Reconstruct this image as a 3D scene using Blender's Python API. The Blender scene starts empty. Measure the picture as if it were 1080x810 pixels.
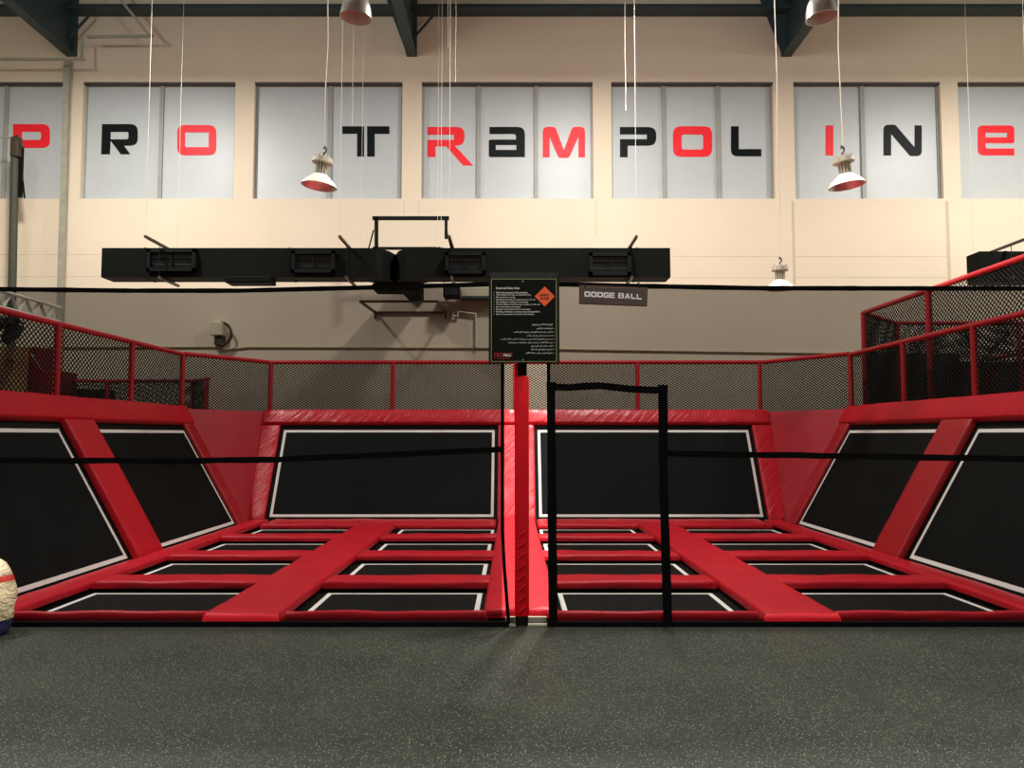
import bpy, bmesh, math, random
from mathutils import Vector, Matrix, noise
random.seed(7)
S = bpy.context.scene
COL = S.collection
V = Vector
# ------------------------------------------------------------------ camera model (1080 x 810)
FL = 850.0; TH = math.atan(53/850.0); CT, ST = math.cos(TH), math.sin(TH); EYE = 1.7
def at(px, py, D):
    """point of the hall seen at photo position px,py on the plane Y = D"""
    v = 405-py; F = FL*CT-v*ST; U = v*CT+FL*ST; k = D/F
    return V(((px-540)*k, D, EYE+U*k))
cam_d = bpy.data.cameras.new('camera'); cam = bpy.data.objects.new('camera', cam_d); COL.objects.link(cam)
cam.location = (0, 0, EYE); cam.rotation_euler = (math.pi/2+TH, 0, 0)
cam_d.sensor_width = 36; cam_d.lens = 36*FL/1080; cam_d.clip_end = 200; cam_d.clip_start = .05
S.camera = cam
CX = .085                                    # centre line of the court

# ------------------------------------------------------------------ mesh builder
class MB:
    def __init__(s): s.v = []; s.f = []; s.smooth = False
    def add(s, vs, fs):
        b = len(s.v); s.v += [V(v) for v in vs]; s.f += [tuple(b+i for i in f) for f in fs]; return s
    def box(s, x0, x1, y0, y1, z0, z1):
        vs = [(x, y, z) for z in (z0, z1) for y in (y0, y1) for x in (x0, x1)]
        return s.add(vs, [(0,2,3,1),(4,5,7,6),(0,1,5,4),(2,6,7,3),(0,4,6,2),(1,3,7,5)])
    def obox(s, o, ax, ay, az):              # box from a corner and three edge vectors
        o, ax, ay, az = V(o), V(ax), V(ay), V(az)
        vs = [o+ax*i+ay*j+az*k for k in (0,1) for j in (0,1) for i in (0,1)]
        return s.add(vs, [(0,2,3,1),(4,5,7,6),(0,1,5,4),(2,6,7,3),(0,4,6,2),(1,3,7,5)])
    def rbox(s, x0, x1, y0, y1, z0, z1, r=.01, seg=2):
        bm = bmesh.new(); bmesh.ops.create_cube(bm, size=1)
        for v in bm.verts:
            v.co = V((x0+(v.co.x+.5)*(x1-x0), y0+(v.co.y+.5)*(y1-y0), z0+(v.co.z+.5)*(z1-z0)))
        bmesh.ops.bevel(bm, geom=bm.edges[:], offset=r, segments=seg, affect='EDGES', profile=.5)
        bm.verts.index_update(); s.add([v.co.copy() for v in bm.verts], [[v.index for v in f.verts] for f in bm.faces]); bm.free(); return s
    def bar(s, a, b, w, h, up=(0,0,1)):      # rectangular bar between two points
        a, b = V(a), V(b); d = (b-a).normalized(); u = V(up)
        if abs(d.dot(u)) > .97: u = V((0,1,0))
        x = d.cross(u).normalized(); y = x.cross(d).normalized()
        return s.obox(a-x*w/2-y*h/2, x*w, b-a, y*h)
    def tube(s, pts, r, n=10, caps=True):
        pts = [V(p) for p in pts]; rings = []; N = len(pts)
        rr = r if isinstance(r, (list, tuple)) else [r]*N
        t0 = (pts[1]-pts[0]).normalized(); u = V((0,0,1)) if abs(t0.z) < .9 else V((0,1,0)); x = t0.cross(u).normalized()
        b = len(s.v)
        for i, p in enumerate(pts):
            t = ((pts[min(i+1,N-1)]-p).normalized()+(p-pts[max(i-1,0)]).normalized())
            if t.length < 1e-6: t = t0
            t.normalize(); x = (x-t*x.dot(t)).normalized(); y = t.cross(x)
            s.v += [p+(x*math.cos(2*math.pi*k/n)+y*math.sin(2*math.pi*k/n))*rr[i] for k in range(n)]
        for i in range(N-1):
            for k in range(n):
                a = b+i*n+k; c = b+i*n+(k+1)%n; s.f.append((a, c, c+n, a+n))
        if caps: s.f.append(tuple(b+k for k in range(n))[::-1]); s.f.append(tuple(b+(N-1)*n+k for k in range(n)))
        return s
    def lathe(s, prof, M=Matrix(), n=28):    # prof: (r, z) from top to bottom, revolved about local z
        b = len(s.v)
        for r, z in prof:
            s.v += [M @ V((r*math.cos(2*math.pi*k/n), r*math.sin(2*math.pi*k/n), z)) for k in range(n)]
        for i in range(len(prof)-1):
            for k in range(n):
                a = b+i*n+k; c = b+i*n+(k+1)%n; s.f.append((a, a+n, c+n, c))
        return s
    def prism(s, poly, z0, z1):              # plan polygon, anticlockwise, extruded upwards
        n = len(poly); vs = [(p[0], p[1], z0) for p in poly]+[(p[0], p[1], z1) for p in poly]
        return s.add(vs, [tuple(range(n))[::-1], tuple(range(n, 2*n))]+[(i, (i+1)%n, n+(i+1)%n, n+i) for i in range(n)])

def build(mb, name, mat, parent=None, smooth=False, org=None):
    if parent is not None:
        o0 = V(parent['org']) if 'org' in parent else V(parent.location)
    elif org is not None: o0 = V(org)
    else:
        xs = [v.x for v in mb.v]; ys = [v.y for v in mb.v]; zs = [v.z for v in mb.v]
        o0 = V(((min(xs)+max(xs))/2, (min(ys)+max(ys))/2, min(zs)))
    me = bpy.data.meshes.new(name); me.from_pydata([tuple(v-o0) for v in mb.v], [], mb.f); me.validate(); me.update()
    bm = bmesh.new(); bm.from_mesh(me); bmesh.ops.recalc_face_normals(bm, faces=bm.faces[:]); bm.to_mesh(me); bm.free()
    if smooth:
        for p in me.polygons: p.use_smooth = True
        try: me.set_sharp_from_angle(angle=math.radians(38))
        except Exception: pass
    me.materials.append(mat)
    o = bpy.data.objects.new(name, me); COL.objects.link(o)
    WORLD[o.name] = o0
    if parent is not None: o.parent = parent
    else: o.location = o0
    return o
WORLD = {}
def build_sub(mb, name, mat, parent, smooth=False):   # child of a part: the part's own origin
    o0 = WORLD[parent.name]
    o = build(mb, name, mat, None, smooth, org=o0); o.location = (0,0,0); o.parent = parent
    return o
def thing(name, label, cat, loc, group=None):
    o = bpy.data.objects.new(name, None); COL.objects.link(o); o.location = loc; o.empty_display_size = .1
    WORLD[o.name] = V(loc); tag(o, label, cat, group); return o
def tag(o, label, cat, group=None):
    o['label'] = label; o['category'] = cat
    if group: o['group'] = group
    return o
def struct(mb, name, mat, smooth=False):
    o = build(mb, name, mat, None, smooth); o['kind'] = 'structure'; return o
def copy_tree(o, parent=None):
    c = o.copy(); COL.objects.link(c)
    if parent is not None: c.parent = parent
    WORLD[c.name] = WORLD[o.name]
    for ch in [q for q in COL.objects if q.parent == o]: copy_tree(ch, c)
    return c

# ------------------------------------------------------------------ materials
def srgb(r, g, b):
    return tuple(((c/255)/12.92 if c/255 <= .04045 else ((c/255+.055)/1.055)**2.4) for c in (r, g, b))+(1,)
def mat(name, col, rough=.5, metal=0, var=.08, vscale=3, bump=0, bscale=30, spec=.5, coat=0, detail=4, stretch=(1,1,1), rot=0, dist=0, turn=False):
    m = bpy.data.materials.new(name); m.use_nodes = True; nt = m.node_tree; N = nt.nodes; L = nt.links
    p = N['Principled BSDF']; p.inputs['Roughness'].default_value = rough; p.inputs['Metallic'].default_value = metal
    p.inputs['Specular IOR Level'].default_value = spec; p.inputs['Coat Weight'].default_value = coat; p.inputs['Coat Roughness'].default_value = .15
    tc = N.new('ShaderNodeTexCoord'); mp = N.new('ShaderNodeMapping'); L.new(tc.outputs['Object'], mp.inputs[0])
    mp.inputs['Scale'].default_value = stretch; mp.inputs['Rotation'].default_value = rot if isinstance(rot, tuple) else (0, 0, rot)
    if turn:                                  # turn the pattern first, stretch it afterwards
        m0 = N.new('ShaderNodeMapping'); L.new(tc.outputs['Object'], m0.inputs[0]); m0.inputs['Rotation'].default_value = mp.inputs['Rotation'].default_value; mp.inputs['Rotation'].default_value = (0, 0, 0); L.new(m0.outputs[0], mp.inputs[0])
    n = N.new('ShaderNodeTexNoise'); n.inputs['Scale'].default_value = vscale; n.inputs['Detail'].default_value = 5; L.new(mp.outputs[0], n.inputs['Vector'])
    r = N.new('ShaderNodeValToRGB'); c = col
    r.color_ramp.elements[0].position = .3; r.color_ramp.elements[1].position = .7
    r.color_ramp.elements[0].color = tuple(x*(1-var) for x in c[:3])+(1,); r.color_ramp.elements[1].color = tuple(min(1, x*(1+var)) for x in c[:3])+(1,)
    L.new(n.outputs['Fac'], r.inputs[0]); L.new(r.outputs[0], p.inputs['Base Color'])
    if bump:
        b = N.new('ShaderNodeTexNoise'); b.inputs['Scale'].default_value = bscale; b.inputs['Detail'].default_value = detail; b.inputs['Distortion'].default_value = dist
        L.new(mp.outputs[0], b.inputs['Vector'])
        bp = N.new('ShaderNodeBump'); bp.inputs['Strength'].default_value = bump; bp.inputs['Distance'].default_value = .03
        L.new(b.outputs['Fac'], bp.inputs['Height']); L.new(bp.outputs[0], p.inputs['Normal'])
    return m
RED = (.62, .009, .022, 1)
M = {}
M['vinyl'] = mat('red_vinyl', RED, .4, bump=.3, bscale=3.5, detail=3, spec=.28)
M['maroon'] = mat('maroon_vinyl', (.16, .003, .006, 1), .5, spec=.2)
M['vinyl_crease'] = mat('creased_red_vinyl', RED, .33, bump=.9, bscale=1.6, detail=3, stretch=(1, 1, 6), rot=(0, .75, 0), dist=.5, turn=True)
M['vinyl_dusty'] = mat('dusty_red_vinyl', (.50, .028, .042, 1), .5, bump=.25, bscale=2.5)
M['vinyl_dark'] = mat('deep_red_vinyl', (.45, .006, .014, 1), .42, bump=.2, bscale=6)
M['post_vinyl'] = mat('post_sleeve_vinyl', (.55, .003, .010, 1), .6, spec=.15, bump=.2, bscale=6)
M['red_steel'] = mat('red_painted_steel', (.50, .012, .022, 1), .4, var=.05)
M['bed'] = mat('black_trampoline_mesh', srgb(9, 14, 12), .7, spec=.12, bump=.25, bscale=1.3, detail=3, var=.35, vscale=1.6)
M['white'] = mat('white_border_tape', srgb(250, 246, 238), .7)
M['black'] = mat('black_steel', srgb(6, 7, 6), .6, spec=.15)
M['strap'] = mat('black_webbing', srgb(4, 4, 5), .9, spec=.1, bump=.3, bscale=120)
M['mesh'] = mat('dark_wire', srgb(18, 16, 11), .7, spec=.1)
M['wall'] = mat('cream_wall_paint', srgb(221, 206, 182), .8, bump=.08, bscale=60, var=.035, vscale=.5)
M['wall_in'] = mat('cream_reveal_paint', srgb(221, 206, 182), .8, var=.03)
M['joint'] = mat('grey_joint', srgb(196, 180, 156), .8)
M['frame'] = mat('grey_window_frame', srgb(150, 150, 142), .5)
M['headframe'] = mat('dark_window_head', srgb(74, 68, 58), .6)  # dark colour standing in for shade at the window tops
M['glass'] = mat('frosted_white_film', srgb(184, 189, 189), .42, var=.02, spec=.5)
M['l_red'] = mat('red_letter_film', srgb(238, 34, 46), .5, var=.02, spec=.3)
M['l_black'] = mat('black_letter_film', srgb(7, 15, 13), .5, var=.02, spec=.12)
M['duct'] = mat('black_duct_paint', srgb(12, 15, 12), .65, spec=.06, var=.15, vscale=1.2)
M['duct_in'] = mat('grille_black', srgb(6, 10, 10), .6)
M['grille'] = mat('grille_frame', srgb(13, 19, 18), .6, spec=.1)
M['galv'] = mat('galvanised_steel', srgb(158, 156, 140), .5, metal=.1, var=.12, vscale=8)
M['bronze'] = mat('brown_steel_bar', srgb(62, 50, 34), .5)
M['teal'] = mat('dark_teal_steel', srgb(44, 64, 66), .55, var=.12)
M['ceil'] = mat('grey_roof_sheet', srgb(130, 134, 136), .6)
M['alu'] = mat('lamp_aluminium', srgb(205, 200, 188), .28, metal=.9, var=.03)
M['mastpaint'] = mat('grey_mast_paint', srgb(70, 72, 62), .6, spec=.2)
M['alu_matt'] = mat('matt_reflector', srgb(200, 198, 190), .6, metal=.1, var=.03)
M['enamel'] = mat('cream_enamel', srgb(238, 232, 214), .4, var=.03)
M['lampbody'] = mat('cast_grey', srgb(176, 170, 155), .45, metal=.3)
M['wire'] = mat('pale_steel_wire', srgb(205, 198, 180), .5)
M['sign'] = mat('black_sign_face', srgb(10, 17, 13), .5, var=.05, spec=.1)
M['signedge'] = mat('sign_holder', srgb(30, 34, 31), .5, spec=.1)
M['headerplate'] = mat('header_plate_grey', srgb(52, 56, 54), .5, spec=.1)
M['gold'] = mat('olive_border', srgb(150, 150, 105), .5)
M['signwhite'] = mat('sign_white', srgb(225, 225, 222), .6)
M['orange'] = mat('orange_print', srgb(240, 92, 40), .5)
M['signtext'] = mat('dark_print', srgb(50, 14, 10), .5)
M['logo_red'] = mat('red_print', srgb(190, 20, 40), .5)
M['brown'] = mat('brown_sign_board', srgb(70, 56, 54), .6, bump=.15, bscale=40)
M['brownedge'] = mat('brown_sign_edge', srgb(54, 32, 30), .6)
M['brownline'] = mat('pale_brown_line', srgb(120, 92, 78), .6)
M['deck'] = mat('dark_deck', srgb(30, 30, 28), .8)
M['wood'] = mat('tan_board', srgb(150, 112, 70), .6, stretch=(1, 1, 6), var=.15)
M['darkgreen'] = mat('dark_green_padding', srgb(22, 34, 28), .7)
M['aluTruss'] = mat('truss_aluminium', srgb(215, 215, 205), .35, metal=.3)
M['blue'] = mat('navy_cloth', srgb(18, 26, 66), .8, bump=.6, bscale=18)
M['sack'] = mat('cream_sack_plastic', srgb(222, 208, 170), .35, bump=1.0, bscale=7, stretch=(1, 1, 2.2), dist=1.5, var=.3, vscale=4)
M['sackred'] = mat('sack_red_band', srgb(200, 50, 40), .4, bump=.5, bscale=12)
M['conduit'] = mat('wall_conduit', srgb(190, 174, 140), .6)
M['beige'] = mat('beige_plastic', srgb(205, 195, 165), .5)

def rubber():
    m = bpy.data.materials.new('speckled_rubber_floor'); m.use_nodes = True; nt = m.node_tree; N = nt.nodes; L = nt.links
    p = N['Principled BSDF']; p.inputs['Roughness'].default_value = .6; p.inputs['Specular IOR Level'].default_value = .2
    tc = N.new('ShaderNodeTexCoord')
    def ramp(src, a, b, ca, cb):
        r = N.new('ShaderNodeValToRGB'); e = r.color_ramp.elements; e[0].position = a; e[1].position = b; e[0].color = ca; e[1].color = cb; L.new(src, r.inputs[0]); return r.outputs[0]
    n1 = N.new('ShaderNodeTexNoise'); n1.inputs['Scale'].default_value = 1.3; n1.inputs['Detail'].default_value = 8; n1.inputs['Roughness'].default_value = .65; L.new(tc.outputs['Object'], n1.inputs['Vector'])
    base = ramp(n1.outputs['Fac'], .3, .75, srgb(25, 30, 22), srgb(41, 45, 35))
    vo = N.new('ShaderNodeTexVoronoi'); vo.inputs['Scale'].default_value = 80; L.new(tc.outputs['Object'], vo.inputs['Vector'])
    spot = ramp(vo.outputs['Distance'], .15, .30, (1,1,1,1), (0,0,0,1))
    sel = N.new('ShaderNodeSeparateColor'); L.new(vo.outputs['Color'], sel.inputs[0])
    pick = ramp(sel.outputs[0], .45, .52, (0,0,0,1), (1,1,1,1))
    mul = N.new('ShaderNodeMath'); mul.operation = 'MULTIPLY'; L.new(spot, mul.inputs[0]); L.new(pick, mul.inputs[1])
    n2 = N.new('ShaderNodeTexNoise'); n2.inputs['Scale'].default_value = 90; L.new(tc.outputs['Object'], n2.inputs['Vector'])
    gr = ramp(n2.outputs['Fac'], .38, .68, (.55,.55,.55,1), (1.5,1.5,1.5,1))
    mg = N.new('ShaderNodeMix'); mg.data_type = 'RGBA'; mg.blend_type = 'MULTIPLY'; mg.inputs[0].default_value = 1; L.new(base, mg.inputs[6]); L.new(gr, mg.inputs[7])
    mx = N.new('ShaderNodeMix'); mx.data_type = 'RGBA'; L.new(mul.outputs[0], mx.inputs[0]); L.new(mg.outputs[2], mx.inputs[6]); mx.inputs[7].default_value = srgb(135, 138, 122)
    L.new(mx.outputs[2], p.inputs['Base Color'])
    bp = N.new('ShaderNodeBump'); bp.inputs['Strength'].default_value = .5; bp.inputs['Distance'].default_value = .004; L.new(n2.outputs['Fac'], bp.inputs['Height']); L.new(bp.outputs[0], p.inputs['Normal'])
    return m
M['rubber'] = rubber()
def netting():
    m = bpy.data.materials.new('sheer_black_netting'); m.use_nodes = True; nt = m.node_tree; N = nt.nodes; L = nt.links
    p = N['Principled BSDF']; p.inputs['Base Color'].default_value = srgb(12, 12, 11); p.inputs['Roughness'].default_value = .9; p.inputs['Specular IOR Level'].default_value = 0
    tc = N.new('ShaderNodeTexCoord'); n = N.new('ShaderNodeTexNoise'); n.inputs['Scale'].default_value = .6; n.inputs['Detail'].default_value = 3; L.new(tc.outputs['Object'], n.inputs['Vector'])
    mr = N.new('ShaderNodeMapRange'); mr.inputs['To Min'].default_value = NET_A-.05; mr.inputs['To Max'].default_value = NET_A+.05; L.new(n.outputs['Fac'], mr.inputs['Value'])
    L.new(mr.outputs[0], p.inputs['Alpha'])
    return m
NET_A = .69
M['net'] = netting()

# ------------------------------------------------------------------ the hall
WALL = 20.0
W_L, W_R, W_N = -17.0, 17.0, -9.0
Z_TOP = 12.95; ZDK = 2.08
struct(MB().box(W_L, W_R, W_N, 7.24, -.15, 0), 'floor', M['rubber'])
struct(MB().box(W_L, W_R, 7.24, WALL, -.6, -.45), 'floor', M['deck'])
struct(MB().box(W_L-.2, W_R+.2, W_N, WALL+.3, Z_TOP, Z_TOP+.15), 'ceiling', M['ceil'])
struct(MB().box(W_L-.2, W_L, W_N, WALL, -.6, Z_TOP), 'wall_left', M['wall'])
struct(MB().box(W_R, W_R+.2, W_N, WALL, -.6, Z_TOP), 'wall_right', M['wall'])
struct(MB().box(W_L, W_R, W_N-.2, W_N, -.15, Z_TOP), 'wall_front', M['wall'])
# back wall with seven deep window openings
def wx(px): return at(px, 150, WALL).x
ZS = at(540, 209.5, WALL).z; ZT = at(540, 86.5, WALL).z
wins = [(-92, 66, (2,)), (86, 247, (167.5,)), (267.5, 424, (346.5,)), (444.5, 625.5, (504.5, 565.5)), (645, 816.5, (701.5, 759)), (838, 993.5, (912.5,)), (1012, 1170, (1091,))]
mb = MB(); mb.box(W_L, W_R, WALL, WALL+.3, -.6, ZS).box(W_L, W_R, WALL, WALL+.3, ZT, Z_TOP)
prev = W_L
for a, b, mu in wins:
    mb.box(prev, wx(a), WALL, WALL+.3, ZS, ZT); prev = wx(b)
mb.box(prev, W_R, WALL, WALL+.3, ZS, ZT)
struct(mb, 'wall_back', M['wall'])

# ------------------------------------------------------------------ letter outlines
def roundpoly(pts, seg=7):
    out = []; n = len(pts)
    for i, p in enumerate(pts):
        r = p[2] if len(p) > 2 else 0; P = V((p[0], p[1]))
        if r <= 0: out.append(P); continue
        A = V(pts[i-1][:2]); B = V(pts[(i+1)%n][:2]); da = (A-P); db = (B-P); la, lb = da.length, db.length; da.normalize(); db.normalize()
        ang = math.acos(max(-1, min(1, da.dot(db)))); t = min(r/math.tan(ang/2), la*.98 if not (len(pts[i-1])>2 and pts[i-1][2]) else la*.5, lb*.98 if not (len(pts[(i+1)%n])>2 and pts[(i+1)%n][2]) else lb*.5)
        a = P+da*t; b = P+db*t
        for k in range(seg+1):
            u = k/seg; q = a.lerp(P, u).lerp(P.lerp(b, u), u)
            out.append(q+(P-q)*.12*math.sin(math.pi*u))
    return out
def fill2d(loops, depth):
    """filled outlines with holes -> (verts, faces) in x,y with thickness depth towards +z"""
    cu = bpy.data.curves.new('outline', 'CURVE'); cu.dimensions = '2D'; cu.fill_mode = 'BOTH'; cu.extrude = depth/2
    for lp in loops:
        sp = cu.splines.new('POLY'); sp.points.add(len(lp)-1); sp.use_cyclic_u = True
        for q, p in zip(sp.points, lp): q.co = (p[0], p[1], 0, 1)
    return eval_curve(cu)
def eval_curve(cu):
    o = bpy.data.objects.new('tmp', cu); COL.objects.link(o)
    dg = bpy.context.evaluated_depsgraph_get(); me = bpy.data.meshes.new_from_object(o.evaluated_get(dg))
    vs = [v.co.copy() for v in me.vertices]; fs = [tuple(p.vertices) for p in me.polygons]
    bpy.data.objects.remove(o); bpy.data.curves.remove(cu); bpy.data.meshes.remove(me)
    return vs, fs
LET = [
 (0, 'red', 'P', [[(14,131),(52.8,131,9),(52.8,156,9),(23,156),(23,164),(14,164)], [(23.3,139),(43.5,139,3),(43.5,147.7,3),(23.3,147.7)]]),
 (1, 'black', 'R', [[(107.8,131),(145.4,131,9),(145.4,153.7,9),(131,153.7),(137.6,162.8),(127.5,162.8),(116.8,148.5),(116,162.8),(106.8,162.8)], [(116.8,139.2),(135.6,139.2,2.5),(135.6,147,2.5),(116.8,147)]]),
 (1, 'red', 'O', [[(187.1,132,9),(228.1,132,9),(228.1,163.8,9),(187.1,163.8,9)], [(195.3,139.7),(220.3,139.7),(220.3,155.3),(195.3,155.3)]]),
 (2, 'black', 'T', [[(361.1,133.3),(384,133.3),(384,165.2),(376.7,165.2),(376.7,141.2),(361.1,141.2)], [(387.3,133.3),(410.7,133.3),(410.7,141.3),(395.2,141.3),(395.2,165.2),(387.3,165.2)]]),
 (3, 'red', 'R', [[(451,134),(490,134,9.7),(490,153.6,9.7),(479.5,153.6),(498.9,174.5),(488.5,174.5),(470.7,154.4),(459.3,154.4),(459.3,165.6),(451,165.6),(451,147.6),(478.9,147.6),(478.9,142.2),(451,142.2)]]),
 (3, 'black', 'A', [[(516.3,134),(553.6,134,9),(553.6,165.7),(515.6,165.7,3),(515.6,147.3,2.5),(544.3,147.3),(544.3,141.4,3),(516.3,141.4)], [(522.9,153),(544.6,153),(544.6,158.2),(522.9,158.2)]]),
 (3, 'red', 'M', [[(572.4,166),(572.4,133.8,7),(585.6,133.8,6),(594.7,158.5),(603.8,133.8,6),(617,133.8,7),(617,166),(610,166),(610,144.3),(600.3,166.5,5),(589,166.5,5),(579.7,144.3),(579.7,166)]]),
 (4, 'black', 'P', [[(653.8,134.1),(692.2,134.1,9.7),(692.2,153.7,9.7),(661.9,153.7),(661.9,165.9),(653.8,165.9),(653.8,146.9),(682.1,146.9),(682.1,141.9),(653.8,141.9)]]),
 (4, 'red', 'O', [[(709.7,133.3,10),(751,133.3,10),(751,165.4,10),(709.7,165.4,10)], [(718.9,141.9,3),(741.6,141.9,3),(741.6,157.8,3),(718.9,157.8,3)]]),
 (4, 'black', 'L', [[(770.9,133.3),(779,133.3),(779,157.3),(802.9,157.3),(802.9,164.9),(770.9,164.9,8)]]),
 (5, 'red', 'I', [[(870.8,132.4),(878.8,132.4),(878.8,164),(870.8,164)]]),
 (5, 'black', 'N', [[(931.8,164),(931.8,131.6,7),(944,131.6,5),(964.5,155.5),(964.5,132.4),(972,132.4),(972,164.6,7),(959.8,164.6,5),(939.7,141),(939.7,164)]]),
 (6, 'red', 'E', [[(1031.1,132.4,6),(1069.6,132.4,6),(1069.6,151.1,2),(1039.3,151.1),(1039.3,156.7,3),(1069.6,156.7),(1069.6,164),(1031.1,164,8)], [(1039.3,140),(1062,140),(1062,145),(1039.3,145)]]),
]
wobj = []
REC = .16
for i, (a, b, mus) in enumerate(wins):
    xa, xb = wx(a), wx(b); y = WALL+REC
    g = build(MB().box(xa, xb, y, y+.03, ZS, ZT), 'window_%d' % (i+1), M['glass']); g['kind'] = 'structure'
    f = MB(); fw = .05
    f.box(xa, xa+fw, y-.04, y, ZS, ZT).box(xb-fw, xb, y-.04, y, ZS, ZT).box(xa, xb, y-.04, y, ZT-.06, ZT).box(xa, xb, y-.04, y, ZS, ZS+.03)
    build(f, 'window_frame', M['frame'], g)
    build(MB().box(xa, xb, WALL+.005, y-.041, ZT-.055, ZT), 'window_head', M['headframe'], g)  # dark strip that paints the shade at the top of the recess
    for m_ in mus: build(MB().box(wx(m_)-.05, wx(m_)+.05, y-.055, y, ZS, ZT), 'mullion', M['frame'], g)
    wobj.append(g)
for wi, colr, ch, loops in LET:
    L3 = [[at(p.x, p.y, WALL+REC) for p in roundpoly(lp)] for lp in loops]
    vs, fs = fill2d([[(p.x, p.z) for p in lp] for lp in L3], .008)
    mb = MB(); mb.add([(v.x, WALL+REC-.006+v.z, v.y) for v in vs], fs)
    o = build(mb, 'letter', M['l_'+colr], wobj[wi]); o['label'] = '%s block letter %s' % (colr, ch)
# fine panel joints on the plaster
def wall_trim(n, px0, py0, px1, py1, w=.014):
    a, b = at(px0, py0, WALL), at(px1, py1, WALL)
    mb = MB().box(min(a.x, b.x)-(w/2 if a.x == b.x or abs(a.x-b.x) < .1 else 0), max(a.x, b.x)+(w/2 if abs(a.x-b.x) < .1 else 0), WALL-.002, WALL+.01, min(a.z, b.z)-(w/2 if abs(a.z-b.z) < .1 else 0), max(a.z, b.z)+(w/2 if abs(a.z-b.z) < .1 else 0))
    struct(mb, 'trim_%d' % n, M['joint'])
for k, q in enumerate([(-60,268.5,106,268.5),(-60,291.7,106,291.7),(838,270.5,1000,270.5),(838,292.5,1000,292.5),(709,270.5,822,270.5),(709,293,822,293),(629,212,629,250),(837,212,837,300),(1000,212,1000,300),(426,212,426,226),(442,212,442,226)]): wall_trim(k+1, *q)

# roof steel
eb = MB(); zt = at(540, 9, 19.6).z
eb.box(W_L, W_R, 19.55, 20, zt, zt+.05).box(W_L, W_R, 19.74, 19.8, zt+.16, zt+.2)
build(eb, 'eaves_beam', M['teal']); tag(bpy.data.objects['eaves_beam'], 'long dark teal steel beam along the top of the window wall', 'beam')
def rafter(px, label, dx=-.11):
    x = at(px, 60, WALL).x; z0 = at(px, 60, WALL).z
    t = thing('roof_rafter', label, 'beam', (x, WALL, z0), 'steel roof rafters')
    zf = lambda y: z0+(WALL-y)*.02
    w = .13
    prof = [(WALL-.02, z0), (17.0, z0-.0), (8.0, z0+.5)]
    web = MB(); fl = MB()
    for (y1, za), (y2, zb) in zip(prof[:-1], prof[1:]):
        fl.add([(x-w, y1, za), (x+w, y1, za), (x+w, y2, zb), (x-w, y2, zb), (x-w, y1, za+.03), (x+w, y1, za+.03), (x+w, y2, zb+.03), (x-w, y2, zb+.03)], [(0,1,2,3),(7,6,5,4),(0,4,5,1),(1,5,6,2),(2,6,7,3),(3,7,4,0)])
        web.add([(x-.012, y1, za+.03), (x+.012, y1, za+.03), (x+.012, y2, zb+.03), (x-.012, y2, zb+.03), (x-.012, y1, Z_TOP), (x+.012, y1, Z_TOP), (x+.012, y2, Z_TOP), (x-.012, y2, Z_TOP)], [(0,1,2,3),(7,6,5,4),(0,4,5,1),(1,5,6,2),(2,6,7,3),(3,7,4,0)])
    build(fl, 'flange', M['teal'], t); build(web, 'web', M['teal'], t)
    st = MB().box(x-w, x+w, WALL-.04, WALL, z0, Z_TOP); build(st, 'end_plate', M['teal'], t)
    g = MB()                       # flared knee plates where the rafter meets the wall beam
    g.add([(x-w, WALL-.06, z0+.05), (x-w, WALL-.12, z0+.05), (x-w-.55, WALL-.12, Z_TOP-.1), (x-w-.55, WALL-.06, Z_TOP-.1), (x+w, WALL-.06, z0+.05), (x+w, WALL-.12, z0+.05), (x+w, WALL-.12, Z_TOP-.1), (x+w, WALL-.06, Z_TOP-.1)],
          [(0,1,2,3),(4,7,6,5),(0,4,5,1),(3,2,6,7),(1,5,6,2),(0,3,7,4)])
    build(g, 'knee_plate', M['teal'], t)
    b2 = MB().bar((x+w*.6, WALL-.3, z0+.35), (x+w+.45, WALL-.3, z0+.95), .05, .05); build(b2, 'brace', M['teal'], t)
rafter(76, 'dark teal rafter end above the left end of the PRO window')
rafter(434.5, 'dark teal rafter end above the gap between T and R windows')
rafter(829, 'dark teal rafter end above the gap left of the I N window')

# galvanised tube frame at the top left and the pipes on the wall
t = thing('tube_frame', 'galvanised square tube bracket frame beside the left rafter', 'frame', at(90, 62, 19.4))
D = 19.4
for a, b in (((86, 40), (86, 63)), ((0-40, 62.5), (90, 62.5)), ((92, 39), (162, 38)), ((118, -12), (158, 38))):
    build(MB().bar(at(*a, D), at(*b, D), .09 if a == (118, -12) else .06, .06), 'tube', M['galv'], t)
def wall_pipe(name, label, cat, pts, r, mt, D=19.9, n=10):
    o = build(MB().tube([at(x, y, D) for x, y in pts], r, n), name, M[mt], smooth=True); return tag(o, label, cat)
o = build(MB().bar(at(71.5, 62, 19.85), at(60.5, 432, 19.85), .14, .12), 'downpipe', M['galv']); tag(o, 'galvanised square downpipe on the wall right of the red P', 'pipe')
t = thing('floodlight_mast', 'dark grey mast with clamp and stays in front of the red P', 'mast', at(14, 306, 19.3))
build(MB().tube([at(16, 150, 19.3), V((at(14.5, 330, 19.3).x, 19.3, ZDK))], .09), 'mast_tube', M['mastpaint'], t, True)
build(MB().bar(at(22.5, 154, 19.35), at(21, 208, 19.35), .09, .09), 'stiffener', M['black'], t)
build(MB().bar(at(24, 190, 19.35), at(26, 209, 19.35), .03, .03), 'stay', M['black'], t)
build(MB().bar(at(14, 190, 19.35), at(12, 209, 19.35), .03, .03), 'stay', M['black'], t)
c = at(16, 154, 19.25); cb = MB().rbox(c.x-.09, c.x+.13, 19.17, 19.35, c.z-.28, c.z+.22, .04); cb.tube([at(14, 146, 19.2), at(18, 143, 19.2), at(24, 156, 19.2)], .035); build(cb, 'clamp', M['bronze'], t, True)
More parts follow.
